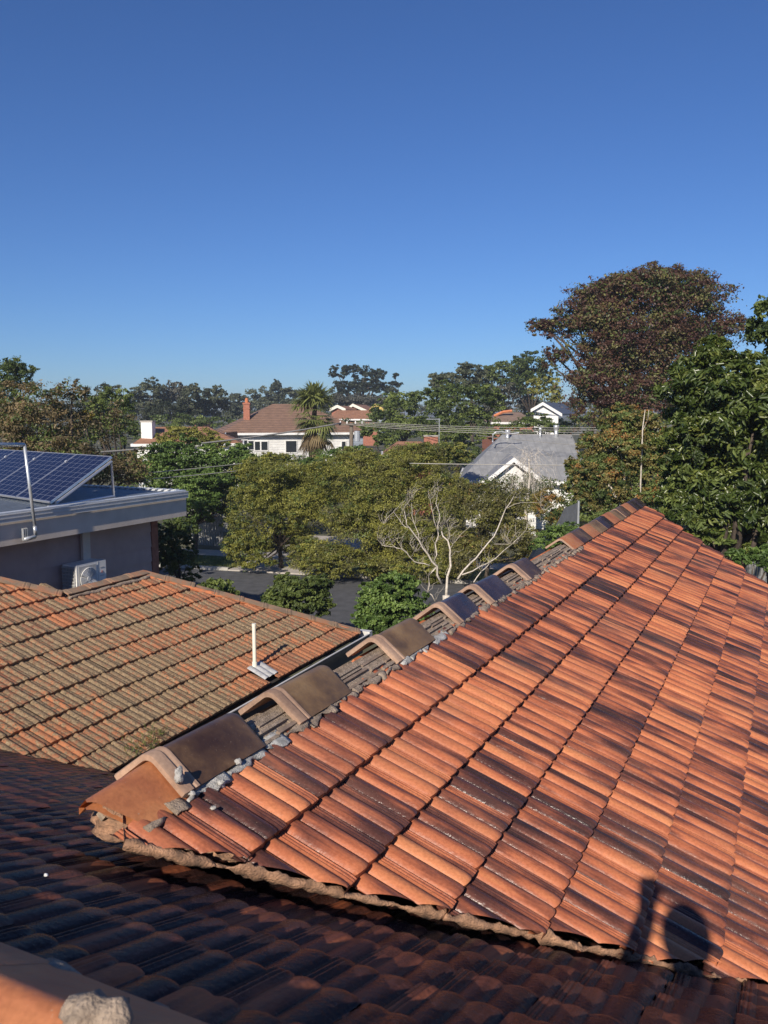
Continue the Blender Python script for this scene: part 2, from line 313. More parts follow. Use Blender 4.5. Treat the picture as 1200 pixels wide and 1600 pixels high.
def lay_tiles(parent, spots, frame, VF, VL, mat, n_obj, planes_fn=None, off=None, clean_fn=None):
    """spots: lower-left corners (world). Largest n_obj in the picture become tile objects, the rest one stuff mesh."""
    X, Y, Z = frame; loc = np.array(parent_loc(parent)); rank = []
    for i, (o, wd, g, jit) in enumerate(spots):
        c = o + X * wd * .5 + Y * g * .5; (px, py), z = proj(c)
        area = (1300. / z) ** 2 if z > .2 else 0
        vis = (-40 < px < 1240 and 300 < py < 1640) and z > .2
        rank.append((area * abs((c - CP) @ Z) / np.linalg.norm(c - CP) if vis else -1 - i * 1e-6, i))
    rank.sort(reverse=True); pick = set(i for a, i in rank[:n_obj] if a > 0)
    big = tile_mesh('roof_tile', *VF, mat); mark_sharp(big)
    sv, sf, su, sr, scl = [], [], [], [], []; nv = 0
    for i, (o, wd, g, jit) in enumerate(spots):
        tw = Matrix.Rotation(jit[0], 4, 'Z') @ Matrix.Rotation(jit[1], 4, 'X'); m = frame_mat(X, Y, Z, o + Z * jit[2]) @ tw
        pls = planes_fn(o + X * wd * .5 + Y * g * .5, m) if planes_fn else []
        if pls is None: continue
        cl = clean_fn(o + X * wd * .5 + Y * g * .5) if clean_fn else 0.
        if i in pick:
            if not pls: ob = bpy.data.objects.new('roof_tile', big); ob.matrix_world = Matrix.Translation(-Vector(loc)) @ m; link(ob, parent)
            else:
                bm = clip_tile(*VF, m, pls)
                if bm is None: continue
                me = bpy.data.meshes.new('roof_tile'); bmesh.ops.translate(bm, verts=bm.verts[:], vec=-Vector(loc)); bm.to_mesh(me); bm.free(); me.materials.append(M[mat]); mark_sharp(me)
                ob = link(bpy.data.objects.new('roof_tile', me), parent)
            if clean_fn: ob['clean'] = cl
        else:
            if not pls: V = np.array([(m @ Vector(v))[:] for v in VL[0]]) - loc; Fl = VL[1]; U = VL[2]
            else:
                bm = clip_tile(*VL, m, pls)
                if bm is None: continue
                bm.verts.index_update(); ul = bm.loops.layers.uv.active; U = np.zeros((len(bm.verts), 2)); Fl = []
                for f in bm.faces:
                    Fl.append([v.index for v in f.verts])
                    for lp in f.loops: U[lp.vert.index] = lp[ul].uv
                V = np.array([v.co[:] for v in bm.verts]) - loc; bm.free()
            sv.append(V); sf += [[q + nv for q in f] for f in Fl]; su.append(U); sr.append(np.full(len(V), rng.random())); scl.append(np.full(len(V), cl)); nv += len(V)
    if nv:
        me = tile_mesh('roof_tiles_beyond', np.concatenate(sv), sf, np.concatenate(su), mat, np.concatenate(sr), np.concatenate(scl)); mark_sharp(me)
        stuff(link(bpy.data.objects.new('roof_tiles_beyond', me), parent))
    return len(pick)
def jitter(a=.006, b=.004, c=.003): return (rng.normal(0, a), rng.normal(0, b), rng.normal(0, c))
# ridge cap: bent trough along +axis, sides falling by 'fall'
def cap_shape(o, ax, side, up, L, leg=.135, th=.017, slope=.62, rad=.035, collar=True, taper=1.0, mb=None):
    """outer section: two straight legs joined by a rounded crown"""
    a = math.atan(slope); sec = []
    c, s_ = math.cos(a), math.sin(a)
    for k in range(7):
        q = -a + 2 * a * k / 6; sec.append((rad * math.sin(q), rad * math.cos(q) - rad))
    l = (sec[0][0] - leg * c, sec[0][1] - leg * s_); rr = (-l[0], l[1]); outer = [l] + sec + [rr]
    inner = [(x * (1 - th / (leg * 1.1)), y - th * 1.05) for x, y in outer]
    inner[0] = (outer[0][0] + th * s_, outer[0][1] - th * c); inner[-1] = (-inner[0][0], inner[0][1])
    stations = [(0, 1.03, .005), (.01, 1.06, .008), (.045, 1.06, .008), (.051, 1.01, .002), (.061, 1.01, .002), (.067, 1.045, .006), (.08, 1.045, .006), (.086, 1.0, 0)] if collar else [(0, 1, 0), (.01, 1.0, .003)]
    stations += [(L * .55, 1.0, 0), (L - .035, 1.0, -.001), (L - .02, .985, -.004), (L - .008, .955, -.010), (L, .90, -.024)]
    V = []; n = len(outer); Fc = []
    for (t, sc_, dz) in stations:
        for x, y in outer: V.append(o + ax * t + side * (x * sc_ * taper) + up * (y + dz))
        for x, y in inner: V.append(o + ax * t + side * (x * sc_ * taper) + up * (y + (dz if t == 0 else 0)))
    m = 2 * n
    for j in range(len(stations) - 1):
        for i in range(n - 1):
            Fc.append((j * m + i, (j + 1) * m + i, (j + 1) * m + i + 1, j * m + i + 1)); Fc.append((j * m + n + i, j * m + n + i + 1, (j + 1) * m + n + i + 1, (j + 1) * m + n + i))
        for i, k in ((0, n), (n - 1, 2 * n - 1)):
            q = (j * m + i, j * m + k, (j + 1) * m + k, (j + 1) * m + i); Fc.append(q if i == 0 else q[::-1])
    for j in (0, len(stations) - 1):
        for i in range(n - 1):
            q = (j * m + i, j * m + i + 1, j * m + n + i + 1, j * m + n + i); Fc.append(q if j == 0 else q[::-1])
    return V, Fc
def cap_obj(name, o, ax, side, up, L, mat, parent, **kw):
    rim = kw.pop('rim', None)
    V, Fc = cap_shape(np.asarray(o), ax, side, up, L, **kw); ob = wobj(name, V, Fc, mat, parent, True); 
    bm = bmesh.new(); bm.from_mesh(ob.data); bmesh.ops.recalc_face_normals(bm, faces=bm.faces[:]); bm.to_mesh(ob.data); bm.free(); mark_sharp(ob.data, 38)
    if rim:
        ob.data.materials.append(M[rim]); lim = .088 if kw.get('collar', True) else .004
        cc = [Vector(ax) .dot(p.center - Vector(o) + Vector(parent_loc(parent))) for p in ob.data.polygons]
        for p, q in zip(ob.data.polygons, cc):
            if q < lim: p.material_index = 1
    return ob
def lump_strip(name, path, width_v, thick_v, mat, parent, seed=0, rough=.35, seg=.03, keep=None):
    """uneven mortar bead along a path; width_v, thick_v are vectors"""
    r2 = np.random.default_rng(seed); mb = MB(); path = [np.asarray(p, float) for p in path]; pts = []
    for a, b in zip(path[:-1], path[1:]):
        n = max(2, int(np.linalg.norm(b - a) / seg)); pts += [a + (b - a) * k / n for k in range(n)]
    pts.append(path[-1]); n = len(pts); sm = np.convolve(r2.normal(0, 1, n + 8), np.ones(5) / 5, 'valid')[:n] if n > 3 else r2.normal(0, 1, n)
    sm2 = np.convolve(r2.normal(0, 1, n + 8), np.ones(3) / 3, 'valid')[:n]
    sec = [(-.5, -.5), (-.56, .1), (-.3, .5), (.15, .56), (.5, .3), (.55, -.5)]; V = []; Fc = []
    for i, p in enumerate(pts):
        for q, (a, b) in enumerate(sec):
            e = r2.normal(0, rough * .18); V.append(p + width_v * (a * (1 + sm[i] * rough * 1.8) + e + sm2[i] * .35 * rough) + thick_v * (b * (1 + sm2[i] * rough * 1.8) + e * .7))
    m = len(sec)
    for i in range(n - 1):
        if keep is not None and not keep(i / n): continue
        for k in range(m): Fc.append((i * m + k, i * m + (k + 1) % m, (i + 1) * m + (k + 1) % m, (i + 1) * m + k))
    Fc += [tuple(range(m)), tuple(range((n - 1) * m, n * m))[::-1]]
    ob = wobj(name, V, Fc, mat, parent, True)
    bm = bmesh.new(); bm.from_mesh(ob.data); bmesh.ops.recalc_face_normals(bm, faces=bm.faces[:]); bm.to_mesh(ob.data); bm.free()
    return ob
# ============================================================ GROUND
def ground():
    xs = np.concatenate([np.linspace(-9000, -200, 8), np.linspace(-150, 150, 31), np.linspace(200, 9000, 8)]); ysg = np.concatenate([np.linspace(-3000, -40, 5), np.linspace(-20, 120, 57), np.linspace(160, 9000, 10)])
    V = [(x, y, gz(y)) for y in ysg for x in xs]; n = len(xs)
    Fc = [(j * n + i, j * n + i + 1, (j + 1) * n + i + 1, (j + 1) * n + i) for j in range(len(ysg) - 1) for i in range(n - 1)]
    struct(wobj('ground', V, Fc, 'earth', None, True))
ground()
# street running across behind the neighbour, its far kerb through pixels (320,893) and (440,895)
k0, k1 = hitz(300, 889, 0), hitz(445, 897, 0); sd = (k1 - k0) / np.linalg.norm(k1 - k0); sn = np.array([-sd[1], sd[0], 0])
if sn[1] < 0: sn = -sn
def sheet(name, a0, a1, b0, b1, z, mat):
    P_ = [k0 + sd * a0 + sn * b0, k0 + sd * a1 + sn * b0, k0 + sd * a1 + sn * b1, k0 + sd * a0 + sn * b1]
    return struct(MB().prism([p + [0, 0, z - .3] for p in P_], [0, 0, .3]).build(name, mat))
sheet('road', -60, 60, -7.4, -.02, .012, 'asphalt')
sheet('kerb', -60, 1.6, 0., .16, .13, 'kerb_conc'); sheet('kerb', 5.2, 60, 0., .16, .13, 'kerb_conc')
sheet('nature_strip', -60, 1.55, .165, 2.6, .10, 'lawn'); sheet('nature_strip', 5.25, 60, .165, 2.6, .10, 'lawn')
sheet('footpath', -60, 60, 2.62, 4.0, .11, 'concrete'); sheet('driveway', 1.62, 5.18, -.015, 2.6, .06, 'concrete'); sheet('driveway', 1.62, 5.18, 4.02, 9.5, .105, 'concrete')
# ============================================================ OUR HOUSE
AZ, PA, PB = 25.926, R_(25.07), R_(27.6)
r = adir(AZ); h = np.array([math.cos(R_(AZ)), -math.sin(R_(AZ)), 0.])
dA = h * math.cos(PA) - zz * math.sin(PA); nA = h * math.sin(PA) + zz * math.cos(PA)
PL = R_(47); dA2 = -h * math.cos(PL) - zz * math.sin(PL); nA2 = -h * math.sin(PL) + zz * math.cos(PL)
OA = np.array([-.491, 3.077, ZC - 1.303]); W_, G_ = .216, .304
def A(t, s, n=0.): return OA + r * t + dA * s + nA * n
SAP = -.18; apex = A(0, SAP)                      # roof apex line
def A2(t, s, n=0.): return apex + r * t + dA2 * (s - SAP) + nA2 * n
nB = r * math.sin(PB) + zz * math.cos(PB); dB = r * math.cos(PB) - zz * math.sin(PB)
pB = A(-.1, .84, -.10)
RB = (hitp(60, 1535, pB + nB * .04, nB) - pB) @ dB                                        # ridge of the near slope
def B(x, s, n=0.): return pB - h * x + dB * s + nB * n      # x to the left, s down
house = empty('tiled_house', (A(4, 0)[0], A(4, 0)[1], 0), 'orange and brown terracotta tiled house roof filling the foreground', 'house')
hipT = lambda s: 9.80 - .72 * (s + .1)              # hip at the far end of the right slope
valT = lambda s: -.70 + .714 * s
zE = 2.62
sE = (OA[2] - zE) / math.sin(PA); sL = SAP + (apex[2] - zE) / math.sin(PL)
# sarking below the tiles
def sark(name, pts, n, th=.05): return MB().prism([p - n * .062 for p in pts], -n * th).build(name, 'sarking', house)
roofR = sark('roof_slope', [A(-.10, SAP), A(9.70, SAP), A(hipT(sE) - .1, sE), A(valT(sE) + .05, sE), ], nA)
roofL = sark('roof_slope', [A2(-.10, SAP), A2(1.9, sL), A2(8.2, sL), A2(9.70, SAP)], nA2)
sBE = (hitp(100, 1180, pB, nB) - pB) @ dB
roofB = sark('roof_slope', [B(-7, RB), B(-7, sBE), B(11, sBE), B(11, RB)], nB)
# rear slope behind the near ridge (the sunny side the photographer stands on)
dC = -r * math.cos(PB) - zz * math.sin(PB); nC = -r * math.sin(PB) + zz * math.cos(PB); ridgeB = B(0, RB)
def Cc(x, s, n=0.): return ridgeB - h * x + dC * s + nC * n
roofC = sark('roof_slope', [Cc(-7, 0), Cc(11, 0), Cc(11, 5), Cc(-7, 5)], nC)
# hip end slope
he0 = A(9.8, SAP); nH = r * math.sin(R_(25)) + zz * math.cos(R_(25))
roofH = MB().prism([he0 - nH * .08, A2(8.2, sL) - nH * .08, A(hipT(sE), sE) - nH * .08], -nH * .05).build('roof_slope', 'far_tiles_red', house)
mbw = MB()
for (a, b) in (((A(valT(sE), sE - .5)), A(hipT(sE) - .5, sE - .5)), (A2(1.8, sL - .6), A2(8., sL - .6)), (A(hipT(sE) - .5, sE - .55), A2(8., sL - .55)), (B(2.2, sBE - .5), B(10.5, sBE - .5))):
    a = a.copy(); b = b.copy(); a[2] = b[2] = 0; u = (b - a) / np.linalg.norm(b - a); mbw.box(a, b - a, np.cross(u, zz) * .2, zz * (zE - .2))
mbw.build('wall', 'brick', house)
FINE = tile_arrays(W_, G_, lift=.037, hump=.025); LITE = tile_arrays(W_, G_, False, lift=.037, hump=.025); FINEB = tile_arrays(W_, G_, True, lift=.045, hump=.013); LITEB = tile_arrays(W_, G_, False, lift=.045, hump=.013)
# right slope tiles
spots = []
for c in range(1, 14):
    for i in range(-5, 49):
        t0, s0 = (i - 1) * W_, c * G_
        if t0 + W_ < valT(s0) - .35 or t0 > hipT(s0 - G_) + .05: continue
        spots.append((A(t0, s0, -.036), W_, G_, jitter(.005, .004, .002)))
vdir = (dA + r * .714); vdir /= np.linalg.norm(vdir); vn = np.cross(vdir, nA); vn /= np.linalg.norm(vn)
if vn @ r < 0: vn = -vn
hdir = dA - r * .72; hdir /= np.linalg.norm(hdir); hn = np.cross(hdir, nA); hn /= np.linalg.norm(hn)
if hn @ r > 0: hn = -hn
def planesA(c, m):
    out = []; dv = (c - A(valT(0), 0)) @ vn; dh = (c - A(hipT(0), 0)) @ hn; da = (c - A(0, SAP + .03)) @ dA
    if dv < -.19 or dh < -.19 or (da < -.02 and dv < .12): return None
    if dv < .2: q = vn + vdir * rng.normal(0, .10) + nA * .25; out.append((A(valT(0), 0) + vdir * ((c - A(valT(0), 0)) @ vdir) + vn * rng.normal(0, .009), q / np.linalg.norm(q)))
    if dh < .2: out.append((A(hipT(0), 0), hn))
    if da < .22: out.append((A(0, SAP + .04), dA))
    return out
nA_obj = lay_tiles(roofR, spots, (r, -dA, nA), FINE, LITE, 'terracotta', 205, planesA)
# left slope (falls away from the camera)
spots = [(A2(i * W_ + W_, c * G_, -.036), W_, G_, jitter()) for c in range(1, 13) for i in range(-3, 48)]
def planesA2(c, m):
    v = c - apex; t = v @ r; s = v @ dA2 + SAP
    if t < .6 * s - .28 or t > 9.9 - .45 * s or s > sL: return None
    return []
lay_tiles(roofL, spots, (-r, -dA2, nA2), LITE, LITE, 'terracotta', 0, planesA2)
# near slope tiles
spots = []
for c in range(0, 29):
    s0 = RB + .33 + c * G_
    for i in range(-14, 45):
        spots.append((B(i * W_ + .07, s0, -.036), W_, G_, jitter(.008, .006, .004)))
def planesB(c, m):
    if (c - pB) @ dB > sBE - .05: return None
    a, b = (c - apex) @ nA, (c - apex) @ nA2
    if a < -.36 and b < -.36: return None
    return []
lay_tiles(roofB, spots, (-h, -dB, nB), FINEB, LITEB, 'terracotta', 95, planesB)
for o in roofB.children: o['glaze_shade'] = .23  # near slope darkened: some dark glaze, the rest its shade put into the colour
spots = [(Cc(i * W_ + W_, .33 + c * G_, -.036), W_, G_, jitter()) for c in range(0, 16) for i in range(-24, 45)]
lay_tiles(roofC, spots, (h, -dC, nC), LITE, LITE, 'terracotta', 0)
def lump(name, c, s, mat, parent, seed, flat=.8):
    bm = bmesh.new(); bmesh.ops.create_icosphere(bm, subdivisions=3, radius=1); r2 = np.random.default_rng(seed)
    from mathutils import noise as NZ
    for v in bm.verts:
        k = 1 + .45 * NZ.noise(v.co * 1.6 + Vector((seed, 0, 0))) + .2 * NZ.noise(v.co * 4.5 + Vector((0, seed, 0))); v.co = Vector((v.co.x * s[0], v.co.y * s[1], v.co.z * s[2])) * k
    me = bpy.data.meshes.new(name); bm.to_mesh(me); bm.free(); me.materials.append(M[mat]); me.polygons.foreach_set('use_smooth', [True] * len(me.polygons))
    o = bpy.data.objects.new(name, me); o.location = Vector([float(q) for q in c]) - Vector(parent_loc(parent)); return link(o, parent)
# ---- valley edge mortar
for k_, (s0, s1) in enumerate([(.0, .9), (.9, 2.1), (2.1, 5.2)]):
    lump_strip('valley_mortar', [A(valT(s0) - .002, s0, -.030), A(valT(s1) - .002, s1, -.030)], vn * .018, nA * .026, 'valley_mortar', house, 30 + k_, .5, .016)
# ---- ridge: bedding, rails and caps
up = zz; crown = A(0, SAP) + zz * .032
def rp(t): return crown + r * t
caps = [(-.42, .51, 'cap_brown', .012, .012), (.33, .50, 'cap_olive', .004, -.01), (1.31, .53, 'cap_olive', .0, .012), (2.21, .48, 'cap_black', -.004, -.02), (2.83, .52, 'cap_black', -.004, .014), (3.74, .46, 'cap_brown', -.006, .0)]
for i, (t, L, m, dz, yaw) in enumerate(caps):
    ax = r + h * yaw + zz * random.uniform(-.015, .02); ax /= np.linalg.norm(ax); sd_ = np.cross(ax, zz); sd_ /= np.linalg.norm(sd_)
    cap_obj('ridge_cap', rp(t) + zz * dz, ax, sd_, np.cross(sd_, ax), L, m, house, rim='cap_rim', leg=.155, slope=.80, rad=.055, th=.02)
t = 5.36; i = 0
while t < 9.7:
    ax = r + zz * .012; ax /= np.linalg.norm(ax)
    cap_obj('ridge_cap', rp(t) + zz * (-.012 + rng.normal(0, .003)), ax, h, zz, .44, ['cap_clay', 'cap_brown', 'cap_clay', 'cap_olive', 'cap_black', 'cap_clay', 'cap_olive', 'cap_brown', 'cap_clay', 'cap_black', 'cap_black'][i % 11], house, rim='cap_rim', leg=.145, slope=.72, rad=.05, collar=False)
    t += .40; i += 1
# first cap: clay end piece, cut and chipped where it runs into the valley
V, Fc = cap_shape(rp(-.72) - zz * .036, (r + zz * .07) / np.linalg.norm(r + zz * .07), h, zz, .40, leg=.165, slope=.78, rad=.05, th=.02, collar=False); V = np.array(V)
o0 = bpy.data.meshes.new('ridge_cap'); o0.from_pydata((V - np.array(parent_loc(house))).tolist(), [], Fc); bm = bmesh.new(); bm.from_mesh(o0); bmesh.ops.recalc_face_normals(bm, faces=bm.faces[:])
for sgn in (1, -1):
    pn = r * 1.0 - h * sgn * .80 - zz * .1
    bmesh.ops.bisect_plane(bm, geom=bm.verts[:] + bm.edges[:] + bm.faces[:], plane_co=Vector(rp(-.70) - np.array(parent_loc(house))), plane_no=Vector(pn / np.linalg.norm(pn)), clear_inner=True)
bm.to_mesh(o0); bm.free(); o0.materials.append(M['cap_clay']); o0.polygons.foreach_set('use_smooth', [True] * len(o0.polygons)); mark_sharp(o0, 40)
endcap = link(bpy.data.objects.new('ridge_cap', o0), house); endcap['label'] = 'plain clay end cap with a chipped tip at the valley'
lump_strip('valley_mortar', [rp(-.655) + h * .02 - zz * .075, rp(-.62) + h * .07 - zz * .105, A(valT(.0) - .0, .0, -.030)], (r * .6 - h * .5) * .03, zz * .035, 'valley_mortar', house, 5, .5, .016)
lump('mortar_lump', rp(-.48) - zz * .19, (.15, .11, .06), 'valley_mortar', house, 8); lump('mortar_lump', A(-.50, .05, -.085), (.10, .10, .03), 'valley_mortar', house, 12); lump('mortar_lump', A(-.36, .18, -.085), (.12, .12, .03), 'valley_mortar', house, 14)
# exposed bedding on both sides of the apex, broken into pieces
r3 = np.random.default_rng(11)
t = -.62
while t < 5.5:
    L = r3.uniform(.05, .30)
    lump_strip('bedding_mortar', [A(t, -.003 + r3.normal(0, .008), -.014), A(t + L, -.003 + r3.normal(0, .008), -.014)], dA * r3.uniform(.028, .045), nA * r3.uniform(.010, .018), 'grey_mortar' if (-.45 < t < .1 or 1.3 < t < 1.8) else 'mortar', house, int(r3.integers(1e6)), .6, .018)
    t += L + r3.choice([0., .01, .05])
for g0_, g1_ in ((.06, .36), (.80, 1.34), (1.80, 2.24), (2.66, 2.86), (3.32, 3.77), (4.17, 5.40)):
    for lane in range(3):
        t = g0_
        while t < g1_ - .03:
            L = min(r3.uniform(.08, .3), g1_ - t); q = -.115 + .042 * lane + r3.normal(0, .006)
            MB().box(A(t, q, -.03), r * L, dA * r3.uniform(.010, .018) + r * .004, nA * r3.uniform(.014, .03)).build('bedding_rail', ['batten', 'mortar', 'mortar'][int(r3.integers(3))], house); t += L + r3.uniform(.005, .06)
t = .1
while t < 5.4:                                        # top edges of the far slope's tiles
    L = r3.uniform(.3, .8); MB().box(A2(t, -.03, -.02) + nA2 * .02, r * L, dA2 * .06, nA2 * .02).build('tile_edge', 'orange_clay' if r3.random() < .75 else 'mortar', house); t += L + .03
MB().prism([A(-.60, -.14, -.05), A(9.6, -.14, -.05), A(9.6, -.01, -.05), A(-.60, -.01, -.05)], nA * .028).build('bedding_mortar', 'mortar', house)
MB().prism([A2(-.60, -.14, -.05), A2(-.60, -.06, -.05), A2(9.6, -.06, -.05), A2(9.6, -.14, -.05)], nA2 * .03).build('bedding_mortar', 'mortar', house)
# loose lump of mortar by the first cap
pl = hitp(279, 1211, A(0, 0, .06), nA); lump('mortar_lump', pl, (.017, .02, .028), 'grey_mortar', house, 3)
for px, py, s in ((300, 1240, .012), (345, 1222, .014), (372, 1190, .016), (333, 1262, .010)): lump('mortar_lump', hitp(px, py, A(0, 0, .01), nA), (s, s * .8, s * .7), 'grey_mortar', house, px)
# verge flashing along the hip
lump_strip('hip_mortar', [A(hipT(-.1) - .01, -.1, -.035), A(hipT(4) - .01, 4, -.035)], hn * .04, nA * .04, 'valley_mortar', house, 77, .3, .05)
# ---- caps on the near ridge
t = -6.0
while t < 10.5:
    cp = ridgeB - h * t + zz * (.03 + rng.normal(0, .003)); cap_obj('ridge_cap', cp, -h, r, zz, .47, 'cap_clay', house, leg=.15, slope=.60, collar=False); t += .43
for t in np.arange(-6.0, 10.5, .43):
    if abs(t) < 3: lump('mortar_lump', ridgeB - h * (t - .005) - r * .04 + zz * .0, (.05, .03, .035), 'mortar', house, int(t * 100) + 500)
lump_strip('bedding_mortar', [ridgeB - h * -6 + dB * .15 - nB * .01, ridgeB - h * 10 + dB * .15 - nB * .01], dB * .05, nB * .035, 'mortar', house, 91, .5, .04)
lump('mortar_lump', hitp(150, 1590, ridgeB + zz * .035, zz) , (.05, .035, .03), 'mortar', house, 21)
stn = hitp(72, 1367, B(0, 0, .035), nB); lump('mortar_lump', stn, (.005, .005, .004), 'white_paint', house, 9)
# gutter of the near slope
MB().prism([B(2, sBE + .0, -.1), B(2, sBE + .1, -.1), B(2, sBE + .1, -.0), B(2, sBE + .085, -.0), B(2, sBE + .085, -.085), B(2, sBE, -.085)], -h * 9).build('gutter', 'gutter_dark', house)
# ============================================================ NEIGHBOUR WITH LICHEN ROOF
AN, PN = 24., R_(23.); rn = adir(AN); hn_ = np.array([math.cos(R_(AN)), -math.sin(R_(AN)), 0.]); dN = hn_ * math.cos(PN) - zz * math.sin(PN); nN = hn_ * math.sin(PN) + zz * math.cos(PN)
eN = hitz(562, 988, 2.7)
def N(t, u, n=0.): return eN + rn * t - dN * u + nN * n         # t along the gutter, u up the slope
nb = empty('lichen_roof_house', (eN[0] - 3, eN[1] - 2, 0), 'low neighbouring house with lichen covered orange tile roof and pale vent pipe', 'house')
UR, T0, T1 = 2.95, -3.72, -2.05
d2 = -hn_ * math.cos(PN) - zz * math.sin(PN); n2_ = -hn_ * math.sin(PN) + zz * math.cos(PN)
nr = MB().prism([N(-13, 0, -.06), N(.05, 0, -.06), N(T1, UR, -.06), N(T0, UR, -.06), N(-5.8, 5.6, -.06), N(-13, 5.6, -.06)], -nN * .05).build('roof_slope', 'sarking', nb)
def Nb(t, q): return N(t, UR) + d2 * q
MB().prism([Nb(T1, 0) - n2_ * .06, Nb(T1 + 1.5, 2.1) - n2_ * .06, Nb(T0 - 2, 2.1) - n2_ * .06, Nb(T0, 0) - n2_ * .06], -n2_ * .05).build('roof_slope', 'far_tiles_red', nb)
MB().prism([N(.0, 0, -.08), Nb(T1 + 1.5, 2.1) - zz * .05, N(T1, UR, -.08)], -zz * .05).build('roof_slope', 'far_tiles_red', nb)
MB().prism([N(T0, UR, -.08), Nb(T0 - 2, 2.1) - zz * .05, N(-8, 5.6, -.3), N(-5.8, 5.6, -.08)], -zz * .05).build('roof_slope', 'far_tiles_red', nb)
WN, GN = .216, .328
NF = tile_arrays(WN, GN, False, hump=.030, lift=.034, kind='N')
NV = np.array(NF[0]); spots = [(N(i * WN, c * GN - .02, -.036), WN, GN, jitter(.010, .007, .004)) for c in range(0, 17) for i in range(-44, 1)]
ventp = hitp(398, 1042, N(0, 0), nN); vt, vu = (ventp - eN) @ rn, -(ventp - eN) @ dN
hipu = lambda u: .06 - (.06 - T1) * u / UR
def planesN(c, m):
    v = c - eN; t = v @ rn; u = -v @ dN
    hv = N(T1, UR) - N(.06, 0); hv /= np.linalg.norm(hv); pn = np.cross(hv, nN); pn = pn if pn @ rn < 0 else -pn
    lv = N(-4.19, 3.58) - N(T0, UR); lv /= np.linalg.norm(lv); ln = np.cross(lv, nN); ln = ln if ln @ rn < 0 else -ln
    out = []; dh = (c - N(.06, 0)) @ pn
    if dh < -.2: return None
    if dh < .22: out.append((N(.02, 0), pn))
    if u > UR + .15:
        dl = (c - N(T0, UR)) @ ln
        if dl < -.2: return None
        if dl < .22: out.append((N(T0 - .03, UR), ln))
    elif u > UR - .3 and t > T0: out.append((N(0, UR - .02), dN))
    if abs(t - vt - .02) < .12 and -.1 < u - vu + .25 < .26: return None
    return out
def cleanN(c):
    v = c - eN; t = v @ rn; u = -v @ dN; k = .28 * max(0, rng.normal(0, 1) - .7)
    dh = (hipu(u) - t); k += .75 * max(0, 1 - dh / .8) + (.55 if (u > UR - .75 and -4.4 < t < T1 and rng.random() < .7) else 0) + .45 * max(0, 1 - abs(t - vt - .1) / 1.0) * (1 if u < .8 else 0)
    if u < .4 and t > vt: k += .6
    return min(k, 1.)
lay_tiles(nr, spots, (rn, -dN, nN), NF, NF, 'lichen_tile', 300, planesN, clean_fn=cleanN)
def cap_run(a, b, ax_side, n, parent, mat, leg=.105, slope=.42):
    d = (b - a); L = np.linalg.norm(d); ax = d / L; sd_ = np.cross(ax, zz); sd_ /= np.linalg.norm(sd_); u2 = np.cross(sd_, ax)
    for i in range(n): cap_obj('ridge_cap', a + ax * (L * i / n) + u2 * (.045 + rng.normal(0, .004)), ax, sd_, u2, L / n * 1.06, mat, parent, leg=leg, slope=slope, rim=None)
cap_run(N(.02, .02), N(T1, UR), 0, 9, nb, 'cap_lichen'); cap_run(N(T0, UR), N(T1, UR), 0, 4, nb, 'cap_lichen'); cap_run(N(T0, UR), N(-5.8, 5.6), 0, 8, nb, 'cap_lichen')
lump_strip('bedding_mortar', [N(-.02, .0, .0), N(T1 - .10, UR - .02, .0)], -rn * .07, nN * .05, 'orange_clay', nb, 41, .3, .06)
lump_strip('bedding_mortar', [N(T0, UR - .13, .0), N(T1, UR - .13, .0)], dN * .05, nN * .04, 'mortar', nb, 42, .5, .05)
# gutter and fascia
g0, g1 = N(-13, 0), N(.12, 0)
for k_, (z0, z1, a0, a1, m) in enumerate([(-.04, -.055, .02, .125, 'gutter_dark'), (-.055, .03, .112, .125, 'gutter_dark'), (.03, .042, .10, .128, 'gutter_metal'), (-.30, -.06, -.03, .0, 'gutter_dark')]):
    p = g0 + hn_ * a0; MB().box(np.array([p[0], p[1], 2.62 + z0]), (g1 - g0) * [1, 1, 0], hn_ * (a1 - a0), zz * (z1 - z0)).build('gutter' if k_ < 3 else 'fascia', m, nb)
er = -adir(AN + 90)
p = g1 + hn_ * .125; MB().box(np.array([p[0], p[1], 2.59]), rn * .11, er * 2.6, zz * .10).build('gutter', 'gutter_metal', nb)
MB().box(np.array([g1[0] - rn[0] * .6 - hn_[0] * .35, g1[1] - rn[1] * .6 - hn_[1] * .35, 0]), rn * .10, hn_ * .10, zz * 2.45).build('post', 'white_paint', nb)
wl = N(-13, 0) - hn_ * .6; wl[2] = 0; MB().box(wl, rn * 11.4, -hn_ * .2, zz * 2.45).build('wall', 'brick', nb)
# vent pipe with lead flashing
vb = ventp - zz * .03; vent = MB().tube([vb, vb + zz * .62], .027, 12).tube([vb + zz * .0, vb + zz * .10], .036, 12).tube([vb + zz * .60, vb + zz * .64], .030, 12).build('vent_pipe', 'cream_pvc', nb, True); mark_sharp(vent.data, 40)
mbf = MB(); FX = 26
for i in range(FX):
    a, b = i / FX, (i + 1) / FX; za, zb = .018 * abs(math.sin(a * 9.4)), .018 * abs(math.sin(b * 9.4))
    c0 = N(vt - .16, vu + .03, .012); mbf.add([c0 + rn * .36 * a + nN * za, c0 + rn * .36 * b + nN * zb, c0 + rn * .36 * b + dN * .31 + nN * zb, c0 + rn * .36 * a + dN * .31 + nN * za], [(0, 3, 2, 1)])
mbf.build('lead_flashing', 'lead', nb)
